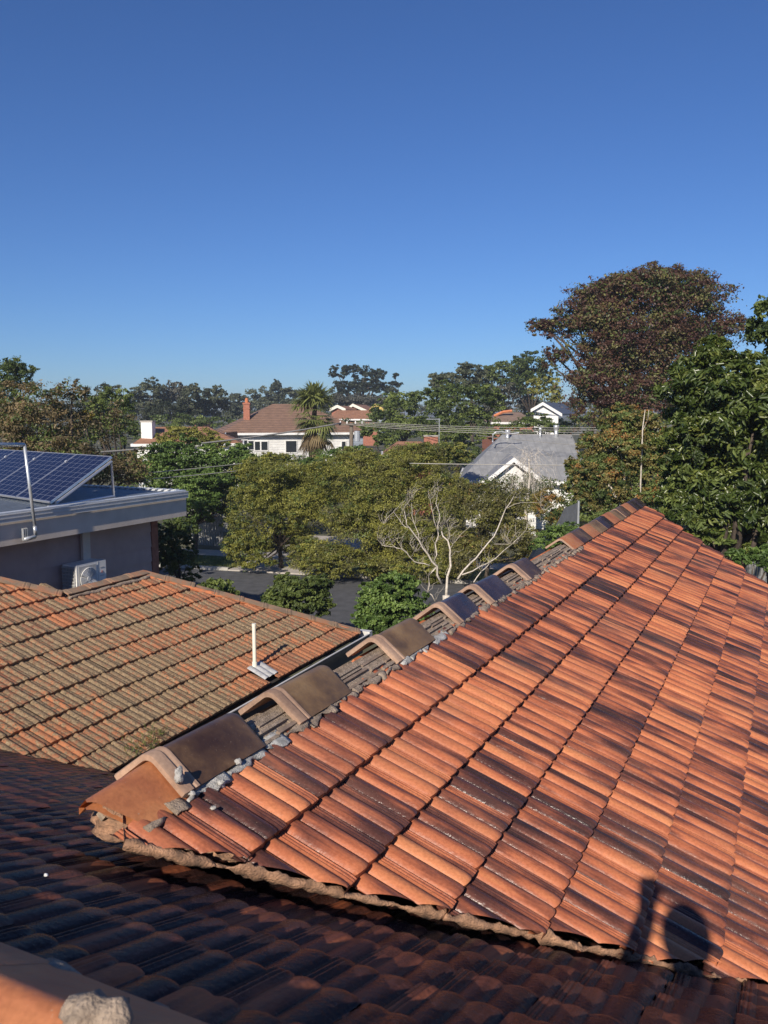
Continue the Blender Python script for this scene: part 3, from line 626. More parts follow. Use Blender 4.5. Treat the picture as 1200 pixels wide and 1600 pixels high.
# ============================================================ LEFT HOUSE WITH FLAT METAL ROOF
A2D = 26.; a2 = adir(A2D); n2 = adir(A2D + 90); b2 = -n2
q2 = CP + (hitz(290, 767, 4.93) - CP) * 1.30; ZR = q2[2]
fl = empty('flat_roof_house', (q2[0] - 4, q2[1] - 4, 0), 'grey weatherboard house with flat metal roof and deep grey fascia at left', 'house')
LEN, WID = 11.5, 8.0
def Q(a, b, z=0.): return q2 - a2 * a + b2 * b + zz * z       # a towards the camera, b to the left
mbr = MB(); nrib = int(WID / .19)
pr = []
for i in range(nrib):
    x0 = i * .19; pr += [(x0, 0), (x0 + .12, 0), (x0 + .135, .028), (x0 + .175, .028)]
pr.append((nrib * .19, 0)); V = []; 
for (x, z) in pr: V += [Q(.04, .1 + x, -.045 + z), Q(LEN, .1 + x, -.045 + z)]
wobj('roof_sheet', V, [(2 * i, 2 * i + 1, 2 * i + 3, 2 * i + 2) for i in range(len(pr) - 1)], 'roof_metal', fl)
MB().box(Q(0, .1, -.35), b2 * WID, -a2 * .05, zz * .36).build('roof_edge', 'roof_flash', fl)
mbt = MB()
for i in range(nrib): mbt.box(Q(-.03, .2 + i * .19, .012), b2 * .09, -a2 * .14, zz * .02)
mbt.build('edge_trim', 'roof_flash', fl)
MB().box(Q(0, -.075, -.155), b2 * .06, -a2 * LEN, zz * .02).box(Q(0, -.075, -.135), b2 * .012, -a2 * LEN, zz * .115).box(Q(0, -.09, -.02), b2 * .03, -a2 * LEN, zz * .018).box(Q(0, -.087, -.085), b2 * .012, -a2 * LEN, zz * .022).build('gutter', 'gutter_metal', fl)
MB().box(Q(0, -.02, -.012), b2 * .13, -a2 * LEN, zz * .035).build('roof_edge', 'roof_flash', fl)
MB().box(Q(-.01, .0, -.58), b2 * .03, -a2 * LEN, zz * .56).box(Q(-.02, .035, -.58), b2 * WID, a2 * .03, zz * .56).build('fascia', 'fascia_grey', fl)
MB().box(Q(0, .05, -.57), b2 * WID, -a2 * LEN, zz * .02).build('soffit', 'fascia_grey', fl)
WO = .62                                                 # wall set back under the eave
wp = Q(0, WO); wn0 = (hitp(240, 850, wp, n2) - q2) @ -a2
zt = ZR - .58
for i in range(13):
    z0 = zt - .345 * (i + 1)
    if z0 < -.3: break
    p0 = Q(wn0 + .10, WO - .0, 0); p0[2] = z0
    MB().prism([p0 + n2 * .028, p0 + n2 * .004 + zz * .343, p0 - n2 * .05 + zz * .343, p0 - n2 * .05], -a2 * (LEN - wn0)).build('wall_board', 'grey_board', fl)
p0 = Q(wn0 - .12, WO + .0); p0[2] = 0; MB().box(p0 + n2 * .035, -a2 * .21, b2 * .3, zz * zt).build('corner_pier', 'brick', fl)
p0 = Q(wn0 + .1, WO + .3); p0[2] = 0; MB().box(p0, b2 * 6, -a2 * .05, zz * zt).build('wall', 'grey_board', fl)
pd = hitp(131, 850, wp + n2 * .06, n2); MB().box([pd[0] - a2[0] * .09, pd[1] - a2[1] * .09, zt - .8], a2 * .2, n2 * .07, zz * .8).build('pipe_cover', 'fascia_grey', fl)
# bent conduit mast fixed to the fascia
fp = Q(0, -.19); m0 = hitp(38, 843, fp, n2); m1 = hitp(56, 836, fp, n2); m2_ = hitp(38, 694, fp + n2 * .0, n2); m3 = m2_ - a2 * 1.6 + b2 * .5 + zz * .05
mast = empty('conduit_mast', m0 - zz * .02, 'bent galvanised conduit mast clamped to the grey fascia before the solar panels', 'mast')
MB().tube([m0, m1 - zz * .03 - a2 * .02, m1, m1 + (m2_ - m1) * .1], .036, 8).tube([m1 + (m2_ - m1) * .05, m2_], .03, 8).tube([m2_ - zz * .01, m3], .036, 8).build('pipe', 'galvanised', mast, True)
for k_ in range(3): MB().box(m0 + n2 * -.06 + a2 * (.04 * k_) - zz * .02, a2 * .015, n2 * .05, zz * .22).build('clamp', 'galvanised', mast)
# ---- solar array
zs = ZR - .01
Lr = hitz(80, 786, zs + .05); Gf = hitz(178, 776, zs + .0); dist = np.linalg.norm(Gf[:2])
Hr = Gf.copy(); Hr[2] = zs + 61 / 1300. * Gf[1] * 1.01
Ld = (hitz(25, 778, zs + .05) - Lr); Wd = np.linalg.norm(Ld); Ld /= Wd; Hd = (Hr - Lr); HL = np.linalg.norm(Hd); Hd /= HL; pnrm = np.cross(Ld, Hd); pnrm *= np.sign(pnrm[2]); pnrm /= np.linalg.norm(pnrm)
arr = empty('solar_array', (Lr[0], Lr[1], ZR), 'tilted row of dark blue solar panels on the flat metal roof', 'solar panels')
for i in range(4):
    o = Lr + Ld * (Wd * i + .01) + pnrm * .02; W2 = Wd - .02
    pan = MB().box(o - pnrm * .035, Ld * W2, Hd * HL, pnrm * .030).build('solar_panel', 'alu', arr)
    q4 = [o + Ld * .02 + Hd * .02 + pnrm * .003, o + Ld * (W2 - .02) + Hd * .02 + pnrm * .003, o + Ld * (W2 - .02) + Hd * (HL - .02) + pnrm * .003, o + Ld * .02 + Hd * (HL - .02) + pnrm * .003]
    off = np.array(parent_loc(pan)); me = bpy.data.meshes.new('cells'); me.from_pydata([(p - off).tolist() for p in q4], [], [(0, 1, 2, 3)]); ul = me.uv_layers.new(name='UVMap'); ul.data.foreach_set('uv', [0, 0, 1, 0, 1, 1, 0, 1]); me.materials.append(M['solar_cells']); link(bpy.data.objects.new('cells', me), pan)
    fr = MB()
    for (p, e1, e2) in ((o, Ld * W2, Hd * .022), (o + Hd * (HL - .022), Ld * W2, Hd * .022), (o, Ld * .02, Hd * HL), (o + Ld * (W2 - .02), Ld * .02, Hd * HL)): fr.box(p - pnrm * .004, e1, e2, pnrm * .012)
    fr.build('frame', 'alu', pan)
    for kk in (.2, .8): MB().box(o + Ld * (W2 - .02) + Hd * HL * kk + pnrm * .006, Ld * .06, Hd * .06, pnrm * .02).build('clamp', 'roof_flash', pan)
for i in (0, 2, 4):
    o = Lr + Ld * Wd * i; hi = o + Hd * HL * .96; ft = Hr + Ld * Wd * i; ft[2] = zs - .02
    MB().tube([hi - pnrm * .05, ft], .028, 6).build('strut', 'alu', arr); lo = o.copy(); lo[2] = zs + .02; MB().tube([lo - Hd * .1, ft + zz * .03], .03, 6).build('rail', 'alu', arr)
    MB().tube([o - pnrm * .06 + Hd * .1, hi - pnrm * .06], .03, 6).build('rail', 'alu', arr)
# ---- air conditioner
AP = wp + n2 * .47; f0, f1 = hitp(119, 884, AP, n2), hitp(165, 872, AP, n2); aw = (f1 - f0) @ a2; ah = aw * .74
acp = np.array([f0[0], f0[1], f0[2] - ah]); ac = empty('air_conditioner', acp, 'white air conditioner outdoor unit on the grey weatherboard wall', 'air conditioner')
MB().box(acp - n2 * .38, a2 * aw, n2 * .38, zz * ah).build('case', 'ac_white', ac)
fc = acp + a2 * aw * .36 + zz * ah * .48 + n2 * .006; rf = ah * .40
MB().box(fc - a2 * rf * .98 - zz * rf * 1.12, a2 * rf * 1.96, n2 * .006, zz * rf * 2.24).build('grille_plate', 'ac_grey', ac)
MB().prism([fc + n2 * .010 + a2 * rf * .93 * math.cos(q) + zz * rf * .93 * math.sin(q) for q in np.linspace(0, 2 * math.pi, 28)[:-1]], n2 * .004).build('fan_opening', 'ac_dark', ac)
gr = MB()
for q in range(1, 9):
    rr_ = rf * .93 * q / 8; gr.tube([fc + n2 * .03 + a2 * rr_ * math.cos(w_) + zz * rr_ * math.sin(w_) for w_ in np.linspace(0, 2 * math.pi, 25)], .011, 4)
for q in range(10):
    w_ = math.pi * 2 * q / 10; gr.tube([fc + n2 * .03, fc + n2 * .03 + a2 * rf * .93 * math.cos(w_) + zz * rf * .93 * math.sin(w_)], .006, 4)
gr.build('fan_guard', 'ac_white', ac)
MB().prism([fc + n2 * .03 + a2 * rf * .2 * math.cos(q) + zz * rf * .2 * math.sin(q) for q in np.linspace(0, 2 * math.pi, 18)[:-1]], n2 * .014).build('hub', 'ac_white', ac)
fin = MB()
for q in range(9): fin.box(acp - n2 * .36 + n2 * .04 * q - a2 * .03, n2 * .012, a2 * .028, zz * ah * .95)
for q in range(8): fin.box(acp - n2 * .37 + zz * ah * (.06 + .12 * q) - a2 * .04, n2 * .35, a2 * .01, zz * .012)
fin.build('side_grille', 'ac_grey', ac)
MB().box(acp + a2 * aw * .72 + n2 * .001, a2 * .006, n2 * .004, zz * ah).build('seam', 'ac_grey', ac)
lg = acp + a2 * aw * .855 + zz * ah * .60 + n2 * .004
mk = MB()
for q in (90, 210, 330):
    d_ = a2 * math.cos(R_(q)) + zz * math.sin(R_(q)); e_ = np.cross(d_, n2); s_ = aw * .045
    mk.prism([lg, lg + d_ * s_ * .5 + e_ * s_ * .29, lg + d_ * s_, lg + d_ * s_ * .5 - e_ * s_ * .29], n2 * .003)
mk.build('three_diamond_mark', 'red_mark', ac)
MB().box(lg + zz * ah * .16 - a2 * aw * .08, a2 * aw * .14, n2 * .003, zz * .012).box(lg - zz * ah * .14 - a2 * aw * .09, a2 * aw * .16, n2 * .003, zz * .014).build('name_strip', 'ac_grey', ac)
MB().box(acp - n2 * .37 - zz * .08, a2 * aw, n2 * .36, zz * .075).build('bracket', 'galvanised', ac)
MB().box(acp - n2 * .47 - zz * .08, a2 * .05, n2 * .1, zz * .05).box(acp - n2 * .47 - zz * .08 + a2 * (aw - .05), a2 * .05, n2 * .1, zz * .05).build('bracket', 'galvanised', ac)
def hang(a, b, sag, n=24): return [np.asarray(a) + (np.asarray(b) - np.asarray(a)) * k / n - zz * sag * 4 * (k / n) * (1 - k / n) for k in range(n + 1)]
def cable(a, b, sag, rad, mat, label, group=None):
    mb = MB().tube(hang(a, b, sag), rad, 5); o = mb.build('power_cable', mat, None, True); tag(o, label, 'cable', group); return o
# ============================================================ VEGETATION
def leaves(name, pos, nrm, ln, wd, mat, parent, tint, droop=0., shape=4):
    """one mesh of many small leaf faces. pos, nrm (n,3)"""
    n = len(pos); g = rng.normal(size=(n, 3)); g[:, 2] -= droop; nrm = nrm / (np.linalg.norm(nrm, axis=1, keepdims=True) + 1e-9)
    d = g - nrm * (g * nrm).sum(1, keepdims=True); d /= np.linalg.norm(d, axis=1, keepdims=True) + 1e-9; s = np.cross(nrm, d)
    k = rng.uniform(.65, 1.35, (n, 1)); L = np.reshape(ln, (-1, 1)) * k; Wd = np.reshape(wd, (-1, 1)) * k
    off = np.array(parent_loc(parent))
    if shape == 4: V = np.stack([pos - d * L * .5, pos + s * Wd * .5 + d * L * .05, pos + d * L * .5, pos - s * Wd * .5 + d * L * .05], 1); m = 4
    else:
        cu = nrm * Wd * .28
        V = np.stack([pos - d * L * .5, pos + s * Wd * .5 - d * L * .1 + cu, pos + s * Wd * .36 + d * L * .22 + cu * .7, pos + d * L * .5 - nrm * L * .10, pos - s * Wd * .36 + d * L * .22 + cu * .7, pos - s * Wd * .5 - d * L * .1 + cu], 1); m = 6
    V = (V - off).reshape(-1, 3).astype(np.float32); me = bpy.data.meshes.new(name)
    if m == 4: idx = np.arange(4 * n, dtype=np.int32); per = 4
    else:
        b = np.arange(n, dtype=np.int32)[:, None] * 6; idx = np.concatenate([b + [0, 1, 2, 3], b + [0, 3, 4, 5]], 1).ravel().astype(np.int32); per = 4
    nf = len(idx) // per; me.vertices.add(len(V)); me.vertices.foreach_set('co', V.ravel()); me.loops.add(len(idx)); me.loops.foreach_set('vertex_index', idx)
    me.polygons.add(nf); me.polygons.foreach_set('loop_start', np.arange(0, len(idx), per, dtype=np.int32)); me.update(calc_edges=True)
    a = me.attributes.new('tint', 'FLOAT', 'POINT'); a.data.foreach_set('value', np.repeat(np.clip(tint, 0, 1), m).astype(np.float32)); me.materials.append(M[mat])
    return link(bpy.data.objects.new(name, me), parent)
def crown_points(lobes, n, clump=.22, nclump=None, under=.35, fill=.25):
    """lobes: (centre, radii). Points gathered in clumps near the lobes' skin; returns pos, outward, tint"""
    vol = np.array([rd[0] * rd[2] + rd[0] * rd[1] for c, rd in lobes]); w_ = vol / vol.sum(); P_, N_, T_ = [], [], []
    for (c, rd), f in zip(lobes, w_):
        m = max(20, int(n * f)); nc = nclump or max(8, int(m / 55)); u = rng.normal(size=(nc, 3)); u /= np.linalg.norm(u, axis=1, keepdims=True)
        low = u[:, 2] < -.25; u[low & (rng.random(nc) > under), 2] *= -1
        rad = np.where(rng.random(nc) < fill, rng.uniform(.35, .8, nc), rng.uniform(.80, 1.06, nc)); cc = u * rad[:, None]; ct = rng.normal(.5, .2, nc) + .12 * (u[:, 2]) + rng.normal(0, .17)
        sz = clump * rng.uniform(.6, 1.5, nc); k = rng.integers(0, nc, m); g = rng.normal(size=(m, 3)); g *= (sz[k] * .5)[:, None] * np.array([1.15, 1.15, .75])
        p = cc[k] + g; P_.append(np.asarray(c) + p * np.asarray(rd)); o = (p + g * 2.5) / np.asarray(rd); o /= np.linalg.norm(o, axis=1, keepdims=True) + 1e-9
        N_.append(o * .8 + rng.normal(size=(m, 3)) * .75 + np.array([0, 0, .45])); T_.append(ct[k] + rng.normal(0, .16, m))
    return np.concatenate(P_), np.concatenate(N_), np.concatenate(T_)
def sublobes(lob, k, f=.48, seed=1):
    r5 = np.random.default_rng(seed); out = []
    for c, rd in lob:
        rd = np.asarray(rd); out.append((c, rd * .78))
        for _ in range(k):
            u = r5.normal(size=3); u[2] = u[2] if r5.random() < .5 else abs(u[2]); u /= np.linalg.norm(u); out.append((c + u * rd * r5.uniform(.62, .86), rd * f * r5.uniform(.55, 1.05)))
    return out
def limbs(base, tips, r0, mat, parent, name='trunk', split=.45, wob=.075, sides=7):
    mb = MB(); base = np.asarray(base, float); tips = [np.asarray(t, float) for t in tips]; cen = np.mean(tips, 0); fork = base + (cen - base) * split; fork[:2] = base[:2] + (cen - base)[:2] * split * .6
    H = np.linalg.norm(fork - base); mb.tube([base - zz * .1, base + (fork - base) * .35 + rng.normal(0, wob * H * .3, 3) * [1, 1, 0], fork], [r0 * 1.25, r0, r0 * .8], sides)
    for t in tips:
        L = np.linalg.norm(t - fork); mid = fork + (t - fork) * .5 + rng.normal(0, wob, 3) * L + zz * L * .06; mb.tube([fork - (t - fork) * .03, mid, t], [r0 * .62, r0 * .38, r0 * .12], max(4, sides - 2))
    return mb.build(name, mat, parent, True)
def tree(name, label, cat, Y, lobes_px, n, ln, wd, mat, trunk_px=None, depth=.8, clump=.22, r0=None, bark='bark', group=None, droop=.2, shape=4, under=.35, fill=.25, zb=None, extra=None, sub=7):
    """lobes_px: (cx, cy, rx, ry, dy): pixel centre, pixel radii, metres behind Y"""
    lob = []
    for q in lobes_px:
        cx, cy, rx, ry = q[:4]; dy = q[4] if len(q) > 4 else 0.; c = at(cx, cy, Y + dy); k = np.linalg.norm(c - CP) / FPX; lob.append((c, (rx * k, max(rx, ry) * k * depth, ry * k)))
    base_lob = lob
    if sub: lob = sublobes(lob, sub, .46, int(lobes_px[0][0] * 7 + Y))
    tx = trunk_px if trunk_px is not None else lobes_px[0][0]; g = at(tx, 700, Y + max(rd[1] for c, rd in lob) * .45); gzv = gz(Y) if zb is None else zb; b = np.array([g[0], g[1], gzv])
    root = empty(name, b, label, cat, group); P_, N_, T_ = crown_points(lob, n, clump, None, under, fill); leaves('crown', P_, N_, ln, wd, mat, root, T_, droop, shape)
    if extra:
        for (m2, frac, sc_) in extra:
            lobs2 = [lob[i % len(lob)] for i in range(len(lob))]; P2, N2, T2 = crown_points(lobs2, int(n * frac), clump, None, under, fill); leaves('crown', P2, N2, ln * sc_, wd * sc_, m2, root, T2, droop, shape)
    hgt = max(c[2] for c, rd in lob) - gzv; r0 = r0 or max(.06, hgt * .022)
    limbs(b, [c - zz * rd[2] * .1 + rng.normal(0, .15, 3) * np.asarray(rd) for c, rd in base_lob for _ in range(2)], r0, bark, root)
    return root
# ---- near and middle garden
tree('broadleaf_tree', 'brownish olive leafy tree behind the solar panels at the left edge', 'tree', 27, [(60, 668, 85, 62), (150, 690, 70, 60, 1), (15, 690, 60, 60), (200, 735, 36, 36, 1.5), (85, 725, 70, 45, -1), (150, 745, 70, 40, 1), (105, 622, 32, 26)], 26000, .10, .045, 'leaf_brown', 90, clump=.26, extra=[('leaf_green', .35, 1.)])
tree('yellowing_bush', 'small yellowing bush top among the brownish trees below the sea gap', 'bush', 31, [(130, 652, 17, 12)], 700, .11, .06, 'leaf_yellow', 130)
tree('round_tree', 'dark green rounded tree on skyline at the far left edge', 'tree', 46, [(15, 595, 42, 30), (35, 612, 24, 24), (0, 620, 40, 30)], 9000, .16, .08, 'leaf_dark', 15)
tree('leafy_tree', 'mid green leafy tree just left of the white chimney', 'tree', 43, [(182, 642, 34, 32), (158, 668, 32, 30), (196, 680, 20, 22), (150, 640, 20, 16)], 11000, .13, .07, 'leaf_green', 190)
tree('clipped_hedge_tree', 'wide glossy green hedge tree below the power wires beside the flat roof', 'tree', 37, [(285, 730, 62, 40), (350, 728, 58, 34, .5), (245, 745, 42, 42), (320, 765, 60, 34, -1), (395, 745, 28, 28, 1), (285, 795, 46, 34), (340, 800, 34, 26, .5)], 66000, .10, .065, 'leaf_hedge', 300, clump=.16, shape=6, fill=.3, under=.7)
tree('shade_shrub', 'dark shaded shrub against the end of the grey weatherboard wall', 'shrub', 23.0, [(272, 845, 36, 44), (285, 885, 34, 36), (262, 870, 22, 34)], 9000, .09, .05, 'leaf_dark', 275, clump=.2)
tree('garden_shrub', 'small bright green shrub peeping over the lichen roof hip by the road', 'shrub', 16.6, [(335, 920, 32, 15), (318, 928, 22, 14), (352, 930, 20, 12)], 1500, .085, .05, 'leaf_green', 335, shape=6)
tree('rounded_shrub', 'rounded dark green shrub in front of the grey asphalt road', 'shrub', 20.5, [(462, 925, 48, 32), (480, 940, 42, 34), (435, 945, 34, 28)], 20000, .085, .05, 'leaf_green', 462, clump=.16, shape=6, extra=[('leaf_dark', .35, 1.)])
tree('rounded_shrub', 'clipped mid green round shrub left of the bare white branched tree', 'shrub', 18.6, [(612, 945, 62, 46), (590, 965, 46, 36), (640, 960, 40, 40)], 28000, .075, .05, 'leaf_hedge', 612, clump=.14, shape=6, fill=.2, under=.6, sub=5)
FN = dict(ln=.10, wd=.032, clump=.26, fill=.35, droop=.5)
tree('feathery_tree', 'feathery yellow green tree drooping over the concrete driveway', 'tree', 33, [(430, 752, 62, 42), (395, 800, 48, 50, -.5), (470, 795, 60, 52, .3), (388, 855, 36, 36, -.8), (450, 850, 40, 34, 1.2), (505, 760, 48, 44, .6), (430, 722, 34, 14, 1), (375, 870, 26, 22, -.8), (405, 880, 24, 16, -1), (445, 800, 60, 50, 0)], 84000, mat='leaf_olive', trunk_px=437, extra=[('leaf_green', .2, 1.)], **FN)
tree('feathery_tree', 'broad olive feathery tree in the centre right of the driveway', 'tree', 31.5, [(580, 760, 62, 44, .5), (640, 760, 58, 48, 1), (560, 830, 56, 50, -.5), (620, 845, 58, 46, -.5), (500, 868, 46, 30, -.5), (690, 790, 50, 60, .8), (555, 720, 40, 20, 1.5), (700, 860, 50, 44, 0), (650, 720, 50, 24, 2), (540, 880, 50, 26, -1), (610, 885, 50, 22, -1), (480, 885, 36, 20, -1.2), (590, 800, 60, 50, 0), (670, 890, 46, 24, -1)], 120000, mat='leaf_olive', trunk_px=590, extra=[('leaf_olive_dull', .35, 1.), ('leaf_green', .15, 1.)], **FN)
tree('brushy_shrub', 'dull olive brown brushy shrub behind the bare branches', 'shrub', 30, [(745, 800, 55, 52), (790, 840, 52, 40, .5), (735, 870, 50, 36), (815, 790, 40, 34, 1), (830, 870, 34, 34, .5)], 36000, mat='leaf_olive_dull', trunk_px=760, extra=[('leaf_olive', .3, 1.), ('leaf_autumn', .12, .8)], **FN)
tree('pale_hedge_bush', 'pale yellowish bush left of the grey mesh screen', 'bush', 29, [(858, 790, 26, 26), (872, 812, 20, 18)], 5000, .10, .03, 'leaf_autumn', 860)
tree('fern_bush', 'fresh green low bush beside the tile ridge below the grey screen', 'bush', 21, [(876, 838, 28, 20), (852, 852, 24, 18), (898, 832, 16, 14)], 6000, .08, .03, 'leaf_hedge', 880)
tree('dense_bush', 'dark green bush under the white house right of the palm', 'bush', 44, [(525, 718, 32, 20), (560, 714, 28, 20, 1), (492, 732, 26, 18, -.5)], 9000, .12, .07, 'leaf_hedge', 520)
tree('dense_bush', 'leafy bush in front of the small red brick chimney', 'bush', 43, [(640, 712, 40, 22), (690, 708, 36, 22), (600, 722, 30, 18), (715, 722, 26, 18)], 10000, .12, .06, 'leaf_olive', 650, extra=[('leaf_green', .5, 1.)])
tree('low_bush', 'olive bush overlapping the terracotta roof beside the white chimney', 'bush', 50, [(285, 683, 34, 17), (315, 682, 26, 16), (258, 692, 20, 12), (340, 694, 20, 12)], 14000, .13, .06, 'leaf_olive', 285)
tree('autumn_birch', 'yellowing green tree with slim white stem right of the grey roof', 'tree', 27, [(965, 700, 60, 46), (940, 750, 52, 46, -.5), (1000, 740, 52, 52, .3), (975, 665, 44, 32, .6), (1010, 690, 40, 44, .5), (920, 785, 36, 34, -.5), (985, 790, 50, 30), (905, 735, 22, 26)], 46000, .085, .05, 'leaf_autumn', 1003, clump=.2, bark='pale_bark', under=.7, extra=[('leaf_green', .9, 1.)])
bay = tree('glossy_leaf_tree', 'large dark glossy leaved tree at the right edge beyond the hip', 'tree', 18.0, [(1120, 610, 78, 62), (1180, 660, 70, 80, -.5), (1095, 700, 58, 70, .3), (1150, 760, 80, 66), (1080, 780, 42, 52, .3), (1200, 790, 60, 60, -.5), (1120, 555, 30, 24), (1110, 830, 56, 34), (1180, 835, 50, 36), (1130, 690, 70, 70, .5), (1100, 760, 60, 50, .5)], 52000, .16, .055, 'leaf_bay', 1150, clump=.2, shape=6, under=.8, fill=.35, extra=[('leaf_green', .25, 1.)])
tree('tall_leafy_tree', 'dark tall tree cut off by the right edge at the top', 'tree', 19.5, [(1205, 520, 34, 60), (1215, 600, 40, 70)], 7000, .13, .06, 'leaf_green', 1215, shape=6)
tree('fence_shrub', 'bright leafy shrub below the picket fence at the right edge', 'shrub', 17.0, [(1172, 878, 34, 18), (1205, 868, 26, 22), (1145, 868, 16, 10)], 2600, .10, .045, 'leaf_hedge', 1180, shape=6)
tree('plum_tree', 'large purple brown leaved tree rising highest above the skyline', 'tree', 49, [(1000, 500, 92, 66), (1075, 505, 66, 62, 1), (950, 530, 50, 52, -.5), (1030, 570, 110, 60, .5), (880, 520, 44, 26), (855, 512, 28, 16, .5), (930, 605, 60, 60, -.5), (985, 640, 70, 50, -1), (1120, 530, 46, 44, 1), (1000, 450, 60, 24), (918, 640, 26, 44, -.5), (868, 566, 20, 30), (930, 474, 42, 36), (898, 494, 36, 28), (1005, 466, 70, 46), (955, 480, 50, 42), (1062, 474, 55, 46), (1018, 442, 44, 26), (1000, 540, 90, 60, 0)], 100000, .15, .085, 'leaf_plum', 990, clump=.27, fill=.2, extra=[('leaf_olive_dull', .22, 1.), ('leaf_dark', .18, 1.)], r0=.3)
# ---- middle distance
tree('bushy_tree', 'green bushy tree right of the yellow gabled house', 'tree', 76, [(625, 640, 34, 30), (655, 632, 30, 24, 2), (600, 655, 30, 22, -1), (640, 672, 50, 22, -2)], 12000, .22, .13, 'leaf_green', 630)
tree('bushy_tree', 'dark green bush right behind the wooden service pole', 'bush', 58, [(585, 682, 24, 18), (605, 690, 22, 16)], 5000, .16, .09, 'leaf_green', 585)
tree('broad_tree', 'big rounded bright green tree behind the brick chimney', 'tree', 68, [(720, 628, 55, 34), (690, 655, 46, 34, -1), (745, 655, 42, 34), (765, 632, 26, 24, 1), (672, 620, 26, 18, 1), (715, 690, 56, 26, -2)], 20000, .20, .12, 'leaf_green', 715, clump=.18)
tree('broad_bush', 'wide green bush below the small white gabled house', 'bush', 66, [(830, 668, 44, 18), (790, 676, 34, 14), (862, 676, 28, 15)], 8000, .18, .1, 'leaf_green', 830)
tree('yellow_green_tree', 'yellow green tree beside the big purple brown tree', 'tree', 96, [(848, 610, 26, 24), (862, 624, 22, 18)], 4500, .22, .13, 'leaf_olive', 848)
for i, (x, y, rx, ry, m, lab) in enumerate([(697, 592, 22, 12, 'leaf_gum', 'low flat topped gum tree, leftmost of the right skyline row'), (738, 585, 26, 20, 'leaf_gum', 'gum tree second from left in the right skyline row'), (786, 585, 30, 22, 'leaf_dark', 'broad dark gum tree left of the tallest skyline gum'), (830, 578, 32, 26, 'leaf_dark', 'tallest flat topped gum tree touching the purple tree'), (800, 622, 40, 22, 'leaf_gum_grey', 'pale grey gum tree behind the white gabled house')]):
    tree('gum_tree', lab, 'tree', 112 + 4 * (i % 3), [(x, y, rx, ry), (x - rx * .55, y + 16, rx * .7, ry), (x + rx * .5, y + 18, rx * .7, ry * .9, 1)], 6500, .34, .2, m, x, clump=.24, group='gum trees on the right skyline')
for i, (x, y, rx, ry, m, lab) in enumerate([(170, 622, 30, 18, 'leaf_gum', 'domed grey green tree nearest the sea gap on the left skyline'), (232, 615, 28, 20, 'leaf_gum', 'dark gum tree above the white chimney on the left skyline'), (272, 613, 22, 20, 'leaf_gum_grey', 'pale grey gum tree, third on the left skyline'), (298, 617, 16, 16, 'leaf_gum', 'dark gum tree with flat crown above the far grey roof'), (330, 621, 22, 20, 'leaf_gum', 'rounded gum tree left of the brick chimney on the skyline')]):
    tree('gum_tree', lab, 'tree', 135 + 5 * (i % 3), [(x, y, rx, ry), (x - rx * .5, y + 18, rx * .8, ry), (x + rx * .5, y + 18, rx * .8, ry, 2)], 5500, .40, .22, m, x, clump=.24, group='gum trees on the left skyline')
tree('weeping_tree', 'dark weeping conifer row behind the white chimney', 'tree', 105, [(262, 645, 24, 18), (290, 650, 22, 16), (240, 650, 20, 18)], 8000, .40, .08, 'leaf_pine', 265, droop=2.5)
for i, (x, y, rx, ry, lab) in enumerate([(368, 626, 20, 12, 'low far tree just left of the brick chimney top'), (405, 618, 24, 16, 'rounded far tree right of the brick chimney'), (432, 612, 10, 18, 'narrow upright conifer on the skyline above the tiled roof'), (455, 620, 18, 14, 'far tree between the conifer and the palm crown'), (480, 618, 22, 14, 'far tree behind the palm crown')]):
    tree('skyline_tree', lab, 'tree', 190 + 8 * (i % 3), [(x, y, rx, ry), (x + 6, y + 16, rx * 1.2, ry)], 3500, .55, .3, 'leaf_gum', x, clump=.26, group='far skyline trees')
tree('umbrella_pine', 'big dark many headed umbrella pine on the central skyline', 'tree', 175, [(532, 588, 18, 17), (551, 577, 14, 8), (572, 588, 22, 18), (590, 592, 14, 18), (545, 606, 26, 13), (580, 610, 26, 15), (606, 612, 12, 12), (528, 612, 12, 10)], 14000, .50, .25, 'leaf_pine', 560, clump=.2, r0=.5)
tree('sparse_pine', 'thin sparse pine standing alone right of the umbrella pine', 'tree', 170, [(618, 588, 6, 4), (614, 600, 9, 4), (621, 602, 9, 4), (616, 612, 8, 5)], 1600, .45, .2, 'leaf_pine', 617, r0=.16)
tree('scrub_belt', 'grey green scrub belt below the umbrella pine', 'scrub', 165, [(560, 628, 46, 13), (520, 628, 30, 12), (600, 628, 26, 12)], 9000, .45, .25, 'leaf_gum_grey', 560)
# belts of unbroken far woodland and garden scrub
def belt(name, label, Y, x0, x1, ytop, hpx, n, ln, mat):
    lob = []; x = x0
    while x < x1:
        rx = rng.uniform(16, 34); y = ytop(x) + rng.normal(0, 3); c = at(x, y + hpx * .5, Y * rng.uniform(.94, 1.06)); k = np.linalg.norm(c - CP) / FPX; lob.append((c, (rx * k, rx * k, hpx * .6 * k))); x += rx * .9
    P_, N_, T_ = crown_points(lob, n, .24); o = leaves(name, P_, N_, ln, ln * .55, mat, None, T_); stuff(o); tag(o, label, 'trees'); return o
belt('far_wood', 'unbroken band of far grey green trees along the horizon', 260, -60, 1260, lambda x: 629, 16, 26000, .8, 'leaf_gum')
belt('far_wood', 'nearer band of mixed trees between the far house roofs', 150, -40, 620, lambda x: 640 + 4 * math.sin(x * .05), 22, 22000, .45, 'leaf_gum')
belt('garden_scrub', 'mixed garden greenery between the middle houses', 98, 120, 1230, lambda x: 655 + 3 * math.sin(x * .04), 26, 24000, .3, 'leaf_green')
belt('garden_scrub', 'garden bushes filling in around the white house', 60, 180, 1000, lambda x: 712 + 3 * math.sin(x * .06), 24, 22000, .16, 'leaf_green')
